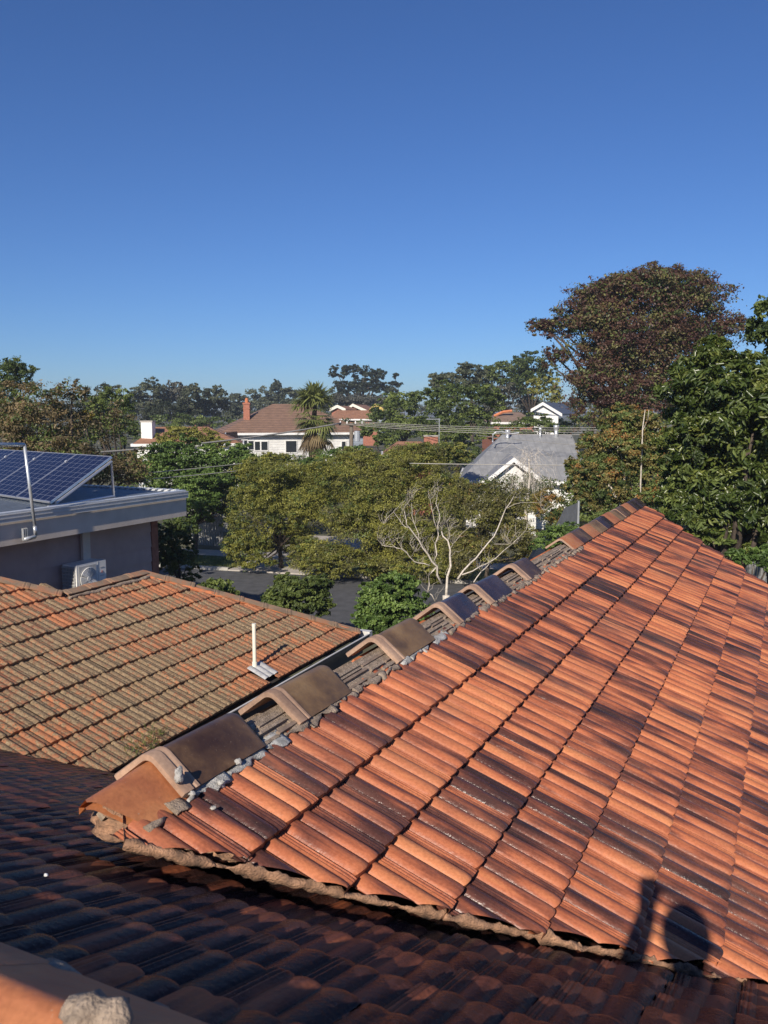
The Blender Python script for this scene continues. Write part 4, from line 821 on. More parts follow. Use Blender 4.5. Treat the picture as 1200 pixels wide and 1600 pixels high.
belt('garden_scrub', 'garden bushes behind the feathery trees and the fence', 41, 200, 1180, lambda x: 752, 60, 34000, .13, 'leaf_dark')
belt('garden_scrub', 'shaded bushes at the right behind the hip', 25, 880, 1260, lambda x: 800, 60, 12000, .10, 'leaf_green')
# ---- bare white branched tree and weeping twigs
bt = empty('bare_tree', (*at(697, 905, 22.5)[:2], 0), 'leafless tree with white branches in front of olive bushes', 'tree'); mbb = MB(); Yb = 22.5
def br(pts, r0, r1, dy=0.):
    pts = [p for k in range(len(pts) - 1) for p in (pts[k], ((pts[k][0] + pts[k + 1][0]) / 2 + rng.normal(0, 1.6), (pts[k][1] + pts[k + 1][1]) / 2 + rng.normal(0, 1.6)))] + [pts[-1]]
    P3 = [at(x, y, Yb + dy * k / max(1, len(pts) - 1)) for k, (x, y) in enumerate(pts)]; mbb.tube(P3, list(np.linspace(r0, r1, len(pts)) * .55), 6)
gb = at(697, 930, Yb); mbb.tube([[gb[0], gb[1], 0], gb + [0.02, 0, -.3], gb], [.15, .11, .10], 8)
main = [([(697, 935), (699, 900), (703, 870), (700, 845), (690, 830)], .075, .03, .4), ([(690, 912), (683, 885), (668, 865), (655, 845), (640, 825), (635, 812)], .06, .022, -.6), ([(635, 815), (632, 800), (641, 780)], .022, .008, 0), ([(640, 825), (628, 818), (615, 800), (600, 818)], .02, .006, 0), ([(672, 884), (655, 880), (640, 870), (628, 858), (600, 853)], .032, .008, -.4), ([(628, 858), (612, 850), (596, 852)], .014, .005, 0), ([(678, 878), (680, 850), (684, 820), (686, 800), (683, 775), (685, 768)], .034, .008, .4), ([(684, 830), (676, 800), (672, 780)], .018, .006, 0), ([(655, 845), (648, 820), (644, 795), (645, 782)], .02, .006, .2), ([(700, 845), (702, 830), (698, 815)], .016, .005, 0),
        ([(715, 905), (735, 880), (755, 858), (772, 838), (782, 815), (790, 795), (803, 775)], .05, .014, .8), ([(790, 795), (815, 785), (845, 786), (850, 800)], .012, .004, .3), ([(722, 898), (750, 885), (775, 872), (800, 850), (822, 828)], .034, .008, .6), ([(772, 850), (795, 850), (812, 845)], .012, .004, 0), ([(740, 910), (752, 893), (765, 880)], .03, .02, .2), ([(668, 865), (660, 850), (648, 862), (640, 850)], .012, .004, .1), ([(683, 885), (670, 900), (668, 925), (680, 940)], .035, .03, .1), ([(703, 870), (708, 850), (735, 822), (742, 812)], .012, .004, .3)]
for pts, a, b_, dy in main: br(pts, a, b_, dy)
mbb.build('trunk', 'pale_bark', bt, True); mbb = MB(); r4 = np.random.default_rng(4)
for pts, a, b_, dy in main:
    for _ in range(11):
        k = r4.integers(1, len(pts)); x, y = pts[k]; ang = r4.uniform(-2.4, -.7); L = r4.uniform(12, 34); br([(x, y), (x + L * .5 * math.cos(ang), y + L * .5 * math.sin(ang)), (x + L * math.cos(ang + .3), y + L * math.sin(ang + .3))], .007, .003, r4.normal(0, .3))
stuff(mbb.build('twigs', 'pale_bark', bt, True))
wb = empty('weeping_birch', (*at(822, 800, 35)[:2], 0), 'almost leafless weeping birch with hanging grey twigs before the white gable', 'tree'); mbb = MB(); Yb = 35
cb = at(822, 800, 35); mbb.tube([[cb[0], cb[1], 0], at(822, 800, 35), at(828, 745, 35), at(826, 712, 35)], [.11, .08, .05, .02], 6); mbb.build('trunk', 'pale_bark', wb, True); mbb = MB()
for q in range(130):
    x0 = 826 + r4.normal(0, 10); y0 = r4.uniform(708, 770); dx = r4.normal(0, 22); top = y0 - r4.uniform(4, 16); br([(x0, y0), (x0 + dx * .5, top), (x0 + dx, top + 14), (x0 + dx * 1.2, top + r4.uniform(30, 62))], .009, .005, r4.normal(0, 1.2))
stuff(mbb.build('twigs', 'pale_bark', wb))
ws = empty('birch_stem', (*at(1003, 700, 26.6)[:2], 0), 'slim white birch stem in front of the yellowing tree', 'tree'); c0 = at(1003, 700, 26.6)
MB().tube([[c0[0], c0[1], 0], c0, at(1004, 670, 26.6), at(1008, 640, 26.6)], [.05, .022, .018, .008], 6).tube([at(1003, 676, 26.6), at(1012, 655, 26.6), at(1014, 640, 26.6)], [.016, .012, .006], 5).build('trunk', 'pale_bark', ws, True)
# ---- fan palm
Yp = 63; pc = at(493, 628, Yp); palm = empty('fan_palm', (pc[0], pc[1], gz(Yp)), 'fan palm with hanging dry skirt in front of the white house', 'palm')
MB().tube([[pc[0], pc[1], gz(Yp)], at(486, 700, Yp), at(490, 660, Yp), pc], [.28, .24, .20, .16], 8).build('trunk', 'bark', palm, True)
def fan(cen, out, size, mat, hangd):
    out = out / np.linalg.norm(out); s = np.cross(out, zz); s = s / (np.linalg.norm(s) + 1e-6); V = []; Fc = []; nb = 13
    for q in range(nb):
        a = (q - (nb - 1) / 2) * .20; d_ = out * math.cos(a) + s * math.sin(a); tip = cen + d_ * size - zz * size * hangd * abs(a) * .6 - zz * size * hangd * .35; midp = cen + d_ * size * .55 - zz * size * hangd * .08; e = np.cross(d_, zz); e = e / (np.linalg.norm(e) + 1e-6) * size * .055
        i0 = len(V); V += [cen, midp + e, tip, midp - e]; Fc.append((i0, i0 + 1, i0 + 2, i0 + 3))
    return V, Fc
for part, cnt, mat, elo, ehi, size, y_ in (('fronds', 52, 'leaf_palm', .0, 1.35, 1.7, 634), ('fronds', 30, 'leaf_palm', -.6, .3, 1.45, 655), ('dry_skirt', 26, 'leaf_palm_dry', -1.35, -.5, 1.25, 672)):
    VV, FF, TT = [], [], []
    for q in range(cnt):
        a, e = rng.uniform(0, 2 * math.pi), rng.uniform(elo, ehi); od = np.array([math.cos(a) * math.cos(e), math.sin(a) * math.cos(e), math.sin(e)]); c = at(491, y_ + rng.uniform(-6, 8), Yp); stem = c + od * rng.uniform(.5, 1.0)
        v, f = fan(stem, od, size * rng.uniform(.55, 1.0), mat, .5 if e > 0 else .7); n0 = len(VV); VV += v; FF += [[i + n0 for i in g] for g in f]; TT += [rng.normal(.5, .25)] * len(v)
    o = wobj(part, VV, FF, mat, palm); a_ = o.data.attributes.new('tint', 'FLOAT', 'POINT'); a_.data.foreach_set('value', np.clip(TT, 0, 1).astype(np.float32))
# ============================================================ HOUSES BEYOND
def hip_house(name, label, cat, o, ax, L, Wd, zb, ze, zr, wall, roof, hipl, over=.45, gable=False):
    """o: front-left wall corner, ax along the front, depth direction away from the camera"""
    ax = np.asarray(ax) / np.linalg.norm(ax); dp = np.array([-ax[1], ax[0], 0]); dp = dp if dp[1] > 0 else -dp
    root = empty(name, (o[0] + ax[0] * L / 2, o[1] + ax[1] * L / 2, zb), label, cat); b = np.array([o[0], o[1], zb])
    MB().box(b, ax * L, dp * Wd, zz * (ze - zb)).build('wall', wall, root)
    e = [b - ax * over - dp * over, b + ax * (L + over) - dp * over, b + ax * (L + over) + dp * (Wd + over), b - ax * over + dp * (Wd + over)]; e = [np.array([p[0], p[1], ze]) for p in e]
    r0 = np.array([*(b + ax * (hipl[0] - over) + dp * Wd / 2)[:2], zr]); r1 = np.array([*(b + ax * (L + over - hipl[1]) + dp * Wd / 2)[:2], zr])
    mb = MB().add(e + [r0, r1], [(0, 1, 5, 4), (2, 3, 4, 5), (1, 2, 5), (3, 0, 4), (3, 2, 1, 0)]); rf = mb.build('roof', roof, root)
    g = MB()
    for p, q in ((e[0], e[1]), (e[1], e[2]), (e[3], e[0])): d_ = (q - p) / np.linalg.norm(q - p); g.box(p - zz * .16, q - p, np.cross(d_, zz) * .1, zz * .19)
    g.build('gutter', 'white_paint', root); return root, rf, ax, dp, b, (r0, r1)
def window(root, p, ax, wd, ht, n2v):
    fr = MB().box(p - ax * .07 - zz * .07, ax * (wd + .14), n2v * .06, zz * (ht + .14)).build('window', 'white_paint', root); MB().box(p + n2v * .062, ax * wd, n2v * .01, zz * ht).build('pane', 'dark_glass', fr)
# white weatherboard house
Yw = 73; wl_ = at(352, 700, Yw); wr_ = at(567, 704, Yw + 3); axw = (wr_ - wl_) * [1, 1, 0]; Lw = np.linalg.norm(axw); zew = at(400, 677, Yw)[2]
wh, wrf, axw, dpw, bw, rid = hip_house('weatherboard_house', 'white weatherboard house with brown tiled hip roof and tall brick chimney', 'house', wl_, axw, Lw, 9.5, gz(Yw) - .3, zew, at(455, 631, Yw + 5)[2], 'white_boards', 'far_tiles', (5.3, 5.2), .55)
front = -dpw
for x, w2, h2, yt in ((382, .45, .75, 688), (392, .45, .75, 689), (402, .45, .75, 690), (413, .55, .75, 690), (455, .95, 1.0, 689), (537, .35, .8, 690)):
    p = hitp(x - w2 * FPX / Yw / 2, yt, bw + front * .02, front); window(wh, p - zz * h2 + front * .0, axw, w2, h2, front)
cpt = at(386, 656, Yw + 2.5); ch = MB().box(cpt - [.28, .25, 1.2], [.56, 0, 0], [0, .5, 0], [0, 0, 2.75]).box(cpt - [.33, .3, -1.38], [.66, 0, 0], [0, .6, 0], [0, 0, .14]).box(cpt - [.31, .28, -.95], [.62, 0, 0], [0, .56, 0], [0, 0, .1]).build('chimney', 'brick', wrf)
MB().tube([cpt + [0, 0, 1.5], cpt + [0, 0, 1.85]], .15, 10).tube([cpt + [.0, 0, 1.8], cpt + [0, 0, 1.95]], .12, 10).build('chimney_pot', 'orange_clay', wrf)
pr_ = hitp(545, 690, bw + front * .03, front); MB().box(np.array([*(bw + axw * (Lw - 1.3))[:2], zew - 1.8]) + front * .05, axw * 1.3, front * .04, zz * 1.5).build('porch_wall', 'blue_boards', wh)
# house with white chimney
Yk = 60; kl = at(214, 700, Yk); k1_ = at(350, 700, Yk + 1); rh, rrf, axk, dpk, bk, _ = hip_house('tiled_house', 'low terracotta roofed house with a square white chimney', 'house', kl, (k1_ - kl) * [1, 1, 0], 7.2, 6, gz(Yk), at(214, 694, Yk)[2], at(280, 667, Yk + 3)[2], 'weatherboard', 'far_tiles_red', (1.4, 2.6), .3)
c = at(231, 671, Yk + 1.2); MB().box(c - [.4, .35, .8], [.8, 0, 0], [0, .9, 0], [0, 0, 1.35]).build('chimney', 'white_paint', rrf); MB().box(c + [-.46, -.4, .55], [.92, 0, 0], [0, 1.0, 0], [0, 0, .09]).build('chimney_cap', 'concrete', rrf)
# gable roof piece left of the white house
gl = at(322, 698, 66); gr_ = empty('gabled_annex', (gl[0] + 1, gl[1] + 1, gz(66)), 'small tiled gable with dark blue barge beside the white house', 'house')
MB().prism([at(318, 700, 66), at(352, 700, 66), at(349, 676, 66)], [0.4, 4, 0]).build('roof', 'far_tiles_red', gr_); MB().prism([at(332, 699, 65.8), at(353, 678, 65.8), at(353, 675, 65.8), at(328, 699, 65.8)], [0, .1, 0]).build('barge_board', 'blue_boards', gr_)
MB().prism([at(334, 700, 65.9), at(351, 683, 65.9), at(360, 700, 65.9)], [0, .05, 0]).build('gable_wall', 'blue_wall', gr_)
# grey metal roofed house with white gable
Yg = 45; gl0 = at(722, 730, Yg); gr0 = at(903, 752, Yg - 1); gh, grf, axg, dpg, bg_, grid = hip_house('metal_roof_house', 'house with plain grey metal hip roof and small white front gable', 'house', gl0 + np.array([.3, .5, 0]), [1, -.12, 0], 6.3, 10, 0, 2.65, at(840, 679, Yg + 5)[2], 'weatherboard', 'grey_colorbond', (2.4, .6), .4)
ga, gb_, gc = at(758, 752, Yg - 2.6), at(803, 716, Yg - 2.6), at(850, 752, Yg - 2.6); back = np.array([.6, 6.0, 0.])
MB().prism([ga, gb_, gb_ - zz * .1, ga - zz * .1], back).prism([gb_, gc, gc - zz * .1, gb_ - zz * .1], back).build('gable_roof', 'grey_colorbond', gh)
gm = (ga + gc) / 2; tr = lambda p, k: gm + (p - gm) * k
MB().prism([tr(ga, .8) + [0, .3, -.1], tr(gc, .8) + [0, .3, -.1], tr(gb_, .8) + [0, .3, -.1]], [0, .1, 0]).build('gable_wall', 'white_paint', gh)
for p, q in ((ga, gb_), (gb_, gc)): MB().prism([p + [0, -.06, .05], q + [0, -.06, .05], q + [0, -.06, -.2], p + [0, -.06, -.2]], [0, .05, 0]).build('barge_board', 'white_paint', gh)
MB().box(np.array([tr(ga, .8)[0], ga[1] + .35, 0]), [(gc - ga)[0] * .8, 0, 0], [0, .1, 0], [0, 0, ga[2] - .05]).build('wall', 'white_boards', gh)
for x, y, rr_, hh in ((793, 681, .16, .35), (844, 678, .09, .4), (869, 676, .17, .45)):
    p = at(x, y, Yg + 4.6); MB().tube([p - zz * .5, p + zz * hh * .6], rr_ * .7, 10).tube([p + zz * hh * .5, p + zz * hh], rr_, 10).build('roof_vent', 'galvanised', grf, True)
sat = at(770, 683, Yg + 3); MB().tube([sat - zz * .3, sat + zz * .15, sat + [.2, 0, .3], sat + [.6, 0, .32]], .05, 6).tube([sat + [.5, 0, .3], sat + [1.1, 0, .2], sat + [1.5, 0, .25]], .04, 6).build('roof_pipework', 'galvanised', grf)
# small white gabled house with dark roof
Yh = 86; a_, b_, c_ = at(829, 641, Yh), at(848, 630, Yh), at(878, 648, Yh); sh = empty('gabled_house', (*at(850, 650, Yh)[:2], gz(Yh)), 'small white gabled house with dark slate roof before the purple tree', 'house'); bk_ = np.array([3.2, 6., 0])
MB().prism([a_ + zz * .1, b_ + zz * .1, b_ - zz * .08, a_ - zz * .08], bk_).prism([b_ + zz * .1, c_ + zz * .1, c_ - zz * .08, b_ - zz * .08], bk_).build('roof', 'slate_roof', sh)
MB().prism([a_ + [.3, .3, -.1], c_ + [-.3, .3, -.1], b_ + [0, .3, -.1]], [.1, .15, 0]).box([a_[0] + .4, a_[1] + .32, gz(Yh)], [c_[0] - a_[0] - .7, 0, 0], [0, .2, 0], [0, 0, c_[2] - gz(Yh) - .1]).build('wall', 'white_paint', sh)
for p, q in ((a_, b_), (b_, c_)): MB().prism([p + [0, -.1, .12], q + [0, -.1, .12], q + [0, -.1, -.2], p + [0, -.1, -.2]], [0, .08, 0]).build('barge_board', 'white_paint', sh)
# dull tiled roof left of it, with red patch
d0 = at(772, 662, 78); hip_house('dull_tiled_house', 'low house with dull brown tiled roof left of the white gable', 'house', d0, [1, .1, 0], 3.8, 5, gz(78), at(772, 660, 78)[2], at(800, 644, 80)[2], 'brick', 'far_tiles_dull', (1.2, .9), .2)
p0_, p1_ = at(772, 650, 79.5), at(800, 642, 79.5); o = MB().tube([p0_, (p0_ + p1_) / 2 + zz * .15, p1_], .14, 6).build('ridge_tiles', 'orange_clay', bpy.data.objects[[x.name for x in bpy.data.objects if x.name.startswith('dull_tiled_house')][0]])
# far houses
def far_gable(name, label, Y, pts, back, roof, wall, barge):
    a, b, c = [at(x, y, Y) for x, y in pts]; o = empty(name, (b[0], b[1], gz(Y)), label, 'house'); bk3 = np.array(back, float)
    MB().prism([a, b, b - zz * .15, a - zz * .15], bk3).prism([b, c, c - zz * .15, b - zz * .15], bk3).build('roof', roof, o); MB().prism([a + [.2, .3, -.1], c + [-.2, .3, -.1], b + [0, .3, -.1]], [0, .2, 0]).box([a[0] + .3, a[1] + .35, gz(Y)], [c[0] - a[0] - .6, 0, 0], [0, .2, 0], [0, 0, min(a[2], c[2]) - gz(Y) - .12]).build('wall', wall, o)
    for p, q in ((a, b), (b, c)): MB().prism([p + [0, -.1, .15], q + [0, -.1, .15], q + [0, -.1, -.3], p + [0, -.1, -.3]], [0, .1, 0]).build('barge_board', barge, o)
    return o
far_gable('gabled_house', 'far house with yellow barge boards and blue grey gable', 132, [(577, 641), (586, 632), (601, 641)], (2, 8, 0), 'far_tiles', 'blue_wall', 'yellow_paint')
far_gable('gabled_house', 'far brick house with cream edged gable left of the yellow one', 134, [(546, 636), (551, 632), (573, 642)], (2, 8, 0), 'far_tiles_red', 'brick', 'cream_pvc')
far_gable('gabled_house', 'far tiled gable peeping out right of the palm crown', 128, [(515, 640), (527, 634), (540, 640)], (2, 8, 0), 'far_tiles_red', 'brick', 'cream_pvc')
f0_ = at(518, 655, 112); hip_house('far_tiled_house', 'long pale terracotta roof below the far gables', 'house', f0_, [1, .05, 0], 6.2, 6, gz(112), at(520, 655, 112)[2], at(540, 641, 115)[2], 'brick', 'far_tiles_red', (1, 1.2), .3)
f1_ = at(304, 652, 140); hip_house('far_metal_house', 'tiny far house with grey roof and brick wall on the left', 'house', f1_, [1, .1, 0], 2.6, 4, gz(140), at(304, 651, 140)[2], at(315, 645, 142)[2], 'brick', 'grey_colorbond', (.3, .3), .15)
# hidden house with brick chimney and antenna
hb = at(606, 712, 50); bh, brf, *_r = hip_house('brick_house', 'half hidden brown tiled house with small brick chimney and antenna', 'house', hb, [1, 0, 0], 2.7, 5, gz(50), at(606, 712, 50)[2], at(640, 690, 52)[2], 'brick', 'far_tiles_red', (.9, .9), .3)
c = at(673, 692, 49); MB().box(c - [.40, .25, .9], [.80, 0, 0], [0, .6, 0], [0, 0, 1.28]).build('chimney', 'brick', brf); MB().box(c + [-.43, -.29, .38], [.86, 0, 0], [0, .68, 0], [0, 0, .06]).build('chimney_cap', 'concrete', brf)
an = at(686, 692, 48.8); ant = empty('tv_antenna', an - zz * .9, 'thin television antenna beside the small red brick chimney', 'antenna'); MB().tube([an - zz * .9, an + zz * 1.42], .022, 5).tube([an + [0, 0, 1.38], an + [-.75, 0, 1.38]], .02, 5).build('mast', 'galvanised', ant)
MB().tube([an + [-.6, -.25, 1.38], an + [-.6, .25, 1.38]], .014, 4).tube([an + [-.35, -.3, 1.38], an + [-.35, .3, 1.38]], .014, 4).build('elements', 'galvanised', ant)
# ============================================================ FENCES, SCREEN, CAR, WIRES
def picket_fence(label, a, b, ht, n, mat, gap=.25):
    a = np.asarray(a); b = np.asarray(b); d_ = (b - a) / n; u = d_ / np.linalg.norm(d_); s = np.cross(u, zz); o = empty('picket_fence', a, label, 'fence')
    me = None
    for i in range(n):
        p = a + d_ * i
        if me is None:
            w0 = np.linalg.norm(d_) * (1 - gap); ob = MB().prism([a, a + u * w0, a + u * w0 + zz * (ht - .06), a + u * w0 * .5 + zz * ht, a + zz * (ht - .06)], s * .02).build('picket', mat, o); me = ob.data
        else: q = bpy.data.objects.new('picket', me); q.location = Vector((p - a).tolist()); link(q, o)
    for z in (.3, ht - .35): MB().box(a - s * .04 + zz * z, b - a, s * .038, zz * .07).build('rail', mat, o)
picket_fence('grey paling fence in shade beyond the road and lawn', np.array([*at(296, 855, 39.5)[:2], 0.1]), np.array([*at(350, 858, 38.5)[:2], .1]), 1.5, 14, 'fence_grey')
picket_fence('white fence panel glimpsed behind the driveway tree', np.array([*at(418, 862, 41.)[:2], 0.1]), np.array([*at(452, 862, 41.)[:2], .1]), 1.25, 9, 'fence_white', .12)
picket_fence('weathered pale picket fence at right below the glossy tree', np.array([*at(1092, 850, 27)[:2], 0]), np.array([*at(1230, 850, 25)[:2], 0]), 2.05, 30, 'fence_grey')
pgar = at(335, 795, 44); MB_g = MB().box([pgar[0] - 1.5, pgar[1], 0], [2.2, 0, 0], [0, .2, 0], [0, 0, 2.4]); g_ = MB_g.build('garden_wall', 'fence_grey'); tag(g_, 'grey wall glimpsed under the hedge tree beside the fence', 'wall')
scr = empty('mesh_screen', (*at(885, 825, 24)[:2], 0), 'dark grey mesh privacy screen behind the capped tile ridge', 'screen')
s0_, s1_ = at(868, 825, 24.5), at(903, 812, 23); z1_, z2_ = at(868, 822, 24.5)[2], at(903, 785, 23)[2]
MB().prism([[s0_[0], s0_[1], 0], [s1_[0], s1_[1], 0], [s1_[0], s1_[1], z2_], [s0_[0] * .6 + s1_[0] * .4, s0_[1] * .6 + s1_[1] * .4, z1_ * .3 + z2_ * .7], [s0_[0], s0_[1], z1_]], [.02, .03, 0]).build('mesh_panel', 'cloth_mesh', scr); MB().tube([[s1_[0], s1_[1] - .04, 0], [s1_[0], s1_[1] - .04, z2_ + .05]], .03, 6).build('post', 'galvanised', scr)
gw = at(912, 800, 27); o = MB().box([gw[0] - .35, gw[1], 0], [.9, 0, 0], [0, .2, 0], [0, 0, at(912, 789, 27)[2]]).build('garden_wall', 'white_paint'); tag(o, 'sunlit white wall end just right of the mesh screen', 'wall')
# parked dark car, mostly hidden by the ridge
cz = empty('parked_car', (*at(905, 830, 24.0)[:2], 0), 'black car roof and windscreen showing just above the tile ridge', 'car'); cb_ = np.array(cz.location); cu = adir(60); cs = adir(-30); zt_ = at(905, 822, 24.0)[2]
def carpt(x, y, z): return cb_ + cu * x + cs * y + zz * z
kz = zt_ / 1.5
body = [(-2.2, .35), (-2.2, .85), (-1.9, .95), (-1.2, 1.0), (-.55, 1.45), (.9, 1.5), (1.7, 1.05), (2.2, .95), (2.2, .35)]
MB().prism([carpt(x, -.85, z * kz) for x, z in body], cs * 1.7).build('body', 'car_paint', cz)
MB().prism([carpt(-1.16, -.7, 1.035 * kz), carpt(-.56, -.66, 1.46 * kz), carpt(-.56, .66, 1.46 * kz), carpt(-1.16, .7, 1.035 * kz)], zz * .012 - cu * .01).build('windscreen', 'dark_glass', cz)
MB().prism([carpt(.95, -.66, 1.495 * kz), carpt(1.66, -.7, 1.09 * kz), carpt(1.66, .7, 1.09 * kz), carpt(.95, .66, 1.495 * kz)], zz * .012 + cu * .01).build('rear_window', 'dark_glass', cz)
for s_ in (-.87, .872):
    MB().prism([carpt(-.95, s_, 1.02 * kz), carpt(1.35, s_, 1.05 * kz), carpt(.85, s_, 1.42 * kz), carpt(-.5, s_, 1.38 * kz)], cs * .008 * np.sign(s_)).build('side_window', 'dark_glass', cz)
for x in (-1.4, 1.4):
    for s_ in (-.86, .66):
        wc = carpt(x, s_, .33); ty = MB().prism([wc + cu * .33 * math.cos(q) + zz * .33 * math.sin(q) for q in np.linspace(0, 2 * math.pi, 21)[:-1]], cs * .2).build('wheel', 'gutter_dark', cz); wc2 = wc + cs * (-.01 if s_ < 0 else .2); MB().prism([wc2 + cu * .2 * math.cos(q) + zz * .2 * math.sin(q) for q in np.linspace(0, 2 * math.pi, 17)[:-1]], cs * .01).build('rim', 'alu', ty)
MB().box(carpt(-2.22, -.7, .65 * kz), cs * .35, -cu * .02, zz * .14).build('headlight', 'alu', cz); MB().box(carpt(-2.22, .35, .65 * kz), cs * .35, -cu * .02, zz * .14).build('headlight', 'alu', cz)
MB().box(carpt(-.5, -.84, 1.49 * kz), cu * 1.2, cs * .05, zz * .03).build('roof_rail', 'alu', cz)
# utility pole and power cables
Yo = 50; pt_ = at(549, 664, Yo); up_ = empty('utility_pole', (pt_[0], pt_[1], gz(Yo)), 'wooden service pole with insulators in front of the white house', 'pole'); MB().tube([[pt_[0], pt_[1], gz(Yo)], pt_ + zz * .12], [.14, .11], 8).build('post', 'pole_wood', up_, True)
MB().box(pt_ + [-.75, -.2, -.02], [1.5, 0, 0], [0, .1, 0], [0, 0, .11]).build('cross_arm', 'pole_wood', up_)
for q in (-.65, -.25, .25, .65): MB().tube([pt_ + [q, -.15, .09], pt_ + [q, -.15, .24]], [.05, .03], 6).build('insulator', 'white_paint', up_)
MB().tube([pt_ + [.35, -.3, -.95], pt_ + [.35, -.3, -.35]], .18, 10).build('transformer', 'galvanised', up_)
tag(MB().tube(hang(at(-40, 716, 34), pt_ + [-.6, -.2, .12], .35), .045, 5).build('power_cable', 'cable', None, True), 'thick bundled cable rising from the left over the hedge tree to the pole', 'cable')
for q, (y0, y1) in enumerate(((742, 719), (752, 730))): cable(at(190, y0, 28), at(470, y1 - 6, 36), .05, .016, 'cable_pale', ['upper of two thin pale wires crossing the hedge tree', 'lower of two thin pale wires crossing the hedge tree'][q], 'thin wires over the hedge')
for q, (dy_, lab) in enumerate(((-3, 'highest of the power wires crossing to the right from the pole'), (0, 'second highest of the power wires running right from the pole'), (3, 'third of the bundled power wires running right from the pole'), (6, 'lowest of the bundled power wires running right from the pole'))): cable(pt_ + [.5 - .3 * q, -.15, .2 - .05 * q], at(1300, 656 + dy_, 40), .42 + .05 * q, .014, 'cable_pale' if q % 2 else 'cable', lab, 'power wires from the pole')
cable(at(640, 724, 30), at(1120, 727, 27), .03, .015, 'cable_pale', 'thin pale wire crossing in front of the white front gable', None)
cable(at(745, 680, 39), at(1000, 704, 33), .03, .012, 'cable', 'thin dark service wire crossing the grey metal roof', None)
# weeds in the neighbour's gutter
wd_ = []; 
for px, py in ((232, 1165), (240, 1158), (205, 1180), (218, 1174), (250, 1150)):
    c = hitp(px, py, N(0, 0, .0), nN); wd_ += [c + rng.normal(0, .05, 3) + zz * rng.uniform(0, .10) for _ in range(60)]
wd_ = np.array(wd_); gwv = leaves('gutter_weeds', wd_, rng.normal(size=(len(wd_), 3)), .07, .007, 'grass', None, rng.random(len(wd_)), -1.5); stuff(gwv); tag(gwv, 'tufts of green weeds growing in the neighbour gutter', 'weeds')
# grass on the nature strip
ng = 9000; ga_ = rng.uniform(-14, 1.5, ng); gb2 = rng.uniform(.2, 2.5, ng); gp = k0[None] + sd[None] * ga_[:, None] + sn[None] * gb2[:, None] + zz[None] * .13
gg = leaves('lawn_grass', gp, np.column_stack([rng.normal(size=ng), rng.normal(size=ng), np.full(ng, .3)]), .10, .014, 'grass', None, rng.random(ng), -2.); stuff(gg); tag(gg, 'short grass on the strip beyond the road', 'grass')
# ============================================================ PHOTOGRAPHER (throws the shadow on the lit slope)
Lv = np.array(LD); hs_ = hitp(1071, 1462, A(0, 0, 0), nA); kk = ((hs_ - CP) @ Lv) + .42; head = hs_ - Lv * kk
foot0 = CP - np.array([.0, .62, 0]) + np.array([.12, 0, 0]); fx = (ridgeB - foot0) @ h; fs = ((foot0 - ridgeB) @ -r) / math.cos(PB)
def onC(x, s): return Cc(x, s, .02)
fa = onC((foot0 - ridgeB) @ -h - .14, fs); fb = onC((foot0 - ridgeB) @ -h + .16, fs + .25)
hip_ = (fa + fb) / 2; hz_ = head[2] - .72; pel = np.array([hip_[0] * .6 + head[0] * .4, hip_[1] * .6 + head[1] * .4 - .05, max(hz_, fa[2] + .62)])
chest = np.array([head[0], head[1] - .06, head[2] - .33]); neck = head + [0, -.03, -.16]; phone = np.array([0, -.012, ZC - .0])
shR, shL = chest + [.19, 0, .08], chest + [-.19, 0, .08]; hand = phone + [.0, -.03, -.085]
def skin_fig(name, verts, edges, rad, mat, parent):
    off = np.array(parent_loc(parent)); me = bpy.data.meshes.new(name); me.from_pydata([(np.asarray(v) - off).tolist() for v in verts], edges, []); ob = link(bpy.data.objects.new(name, me), parent)
    sk = ob.modifiers.new('skin', 'SKIN'); ob.modifiers.new('sub', 'SUBSURF').levels = 2; ob.modifiers['sub'].render_levels = 2; me.materials.append(M[mat])
    for i, q in enumerate(rad): me.skin_vertices[0].data[i].radius = (q, q) if np.isscalar(q) else q
    me.skin_vertices[0].data[0].use_root = True; return ob
person = empty('person', (fa + fb) / 2, 'person in dark clothes standing on the roof holding up a phone, casting the shadow', 'person')
kR, kL = (fa + pel) / 2 + [.08, .1, 0], (fb + pel) / 2 + [-.05, .1, 0]; eL = (shL + hand) / 2 + [-.08, 0, -.12]; eR = shR + [.08, -.04, -.30]; hR = eR + [-.06, .16, -.22]
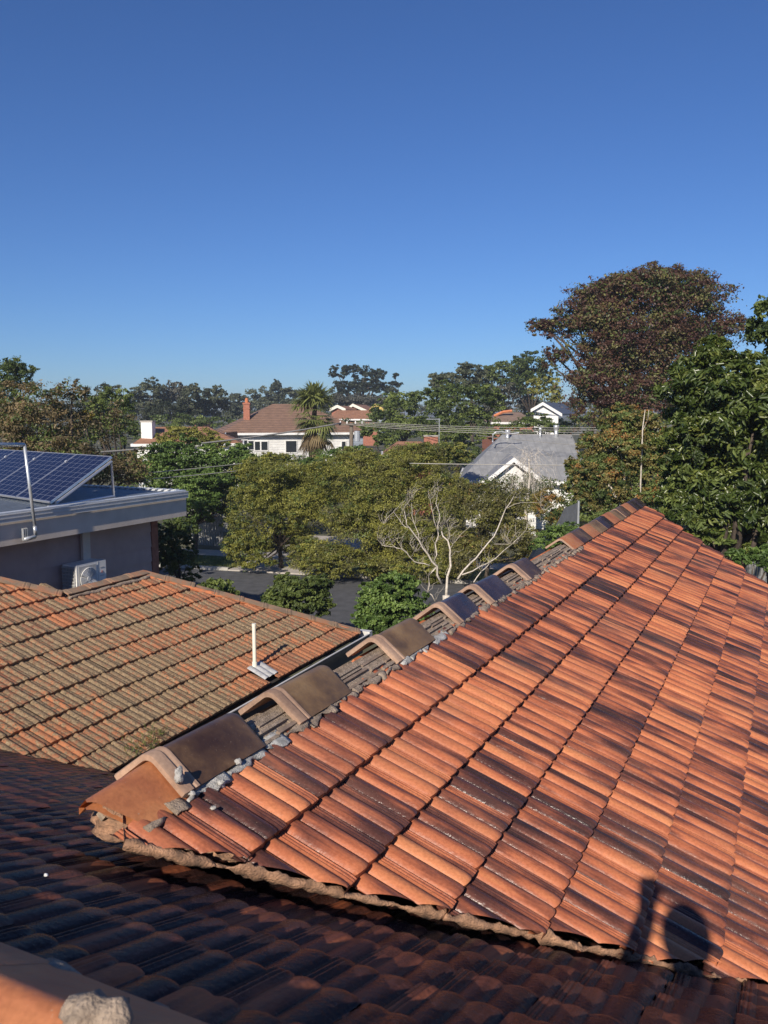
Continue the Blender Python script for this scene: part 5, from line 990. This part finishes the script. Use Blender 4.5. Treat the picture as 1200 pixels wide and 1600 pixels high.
skin_fig('body', [pel, chest - [0, 0, .12], chest, neck, head - [0, 0, .06], head, head + [0, 0, .07], shR, eR, hR, shL, eL, hand, pel + [.1, 0, -.05], kR, fa + zz * .09, fa + r * .12 + zz * .0, pel + [-.1, 0, -.05], kL, fb + zz * .09, fb + r * .12 + zz * .0],
         [(0, 1), (1, 2), (2, 3), (3, 4), (4, 5), (5, 6), (2, 7), (7, 8), (8, 9), (2, 10), (10, 11), (11, 12), (0, 13), (13, 14), (14, 15), (15, 16), (0, 17), (17, 18), (18, 19), (19, 20)],
         [(.17, .12), (.16, .11), (.17, .12), .055, .075, .09, .07, .07, .05, .03, .07, .058, .040, .09, .065, .045, .035, .09, .065, .045, .035], 'cloth_dark', person)
hr = lump('hair', head + [0, -.015, .005], (.094, .108, .124), 'hair', person, 2)
for v in hr.data.vertices:
    u = Vector((v.co.x / .094, v.co.y / .108, v.co.z / .124)).normalized(); v.co = Vector((u.x * .096, u.y * .11, u.z * .126))
for q, (dx, L) in enumerate(((-.030, .075), (-.010, .085), (.010, .082), (.030, .065))): skin_fig('finger', [hand + [0, 0, .0], hand + [dx, -.012, .045], hand + [dx + .012, -.012, .045 + L * .4], hand + [dx + .02, .0, .045 + L * .6]], [(0, 1), (1, 2), (2, 3)], [.014, .010, .009, .007], 'skin', person)
skin_fig('thumb', [hand, hand + [.035, .0, .03], hand + [.04, .012, .06]], [(0, 1), (1, 2)], [.014, .011, .009], 'skin', person)
ph = empty('phone', phone + [0, -.004, -.05], 'dark mobile phone held up to take the picture', 'phone'); MB().box(phone + [-.036, -.008, -.125], [.072, 0, 0], [0, .008, 0], [0, 0, .148]).build('case', 'phone_black', ph)
for q, (dx, dz) in enumerate(((-.022, .005), (-.022, -.018))): cc_ = phone + [dx, 0, dz]; MB().prism([cc_ + [.009 * math.cos(w_), 0, .009 * math.sin(w_)] for w_ in np.linspace(0, 2 * math.pi, 15)[:-1]], [0, .002, 0]).build('lens', 'dark_glass', ph)

# ============================================================ HAZE (thin air between here and the skyline)
hz = MB().box([-9500, -3500, -1.5], [19000, 0, 0], [0, 13000, 0], [0, 0, 21.5]).build('haze', 'asphalt'); stuff(hz)
hm = bpy.data.materials.new('haze_air'); hm.use_nodes = True; hn2 = hm.node_tree; hn2.nodes.remove(hn2.nodes['Principled BSDF'])
pv = hn2.nodes.new('ShaderNodeVolumePrincipled'); pv.inputs['Color'].default_value = (.86, .93, 1, 1); pv.inputs['Density'].default_value = .00065; pv.inputs['Anisotropy'].default_value = .2
hn2.links.new(pv.outputs[0], hn2.nodes['Material Output'].inputs['Volume']); hz.data.materials.clear(); hz.data.materials.append(hm); tag(hz, 'thin pale blue haze in front of the far trees', 'haze')
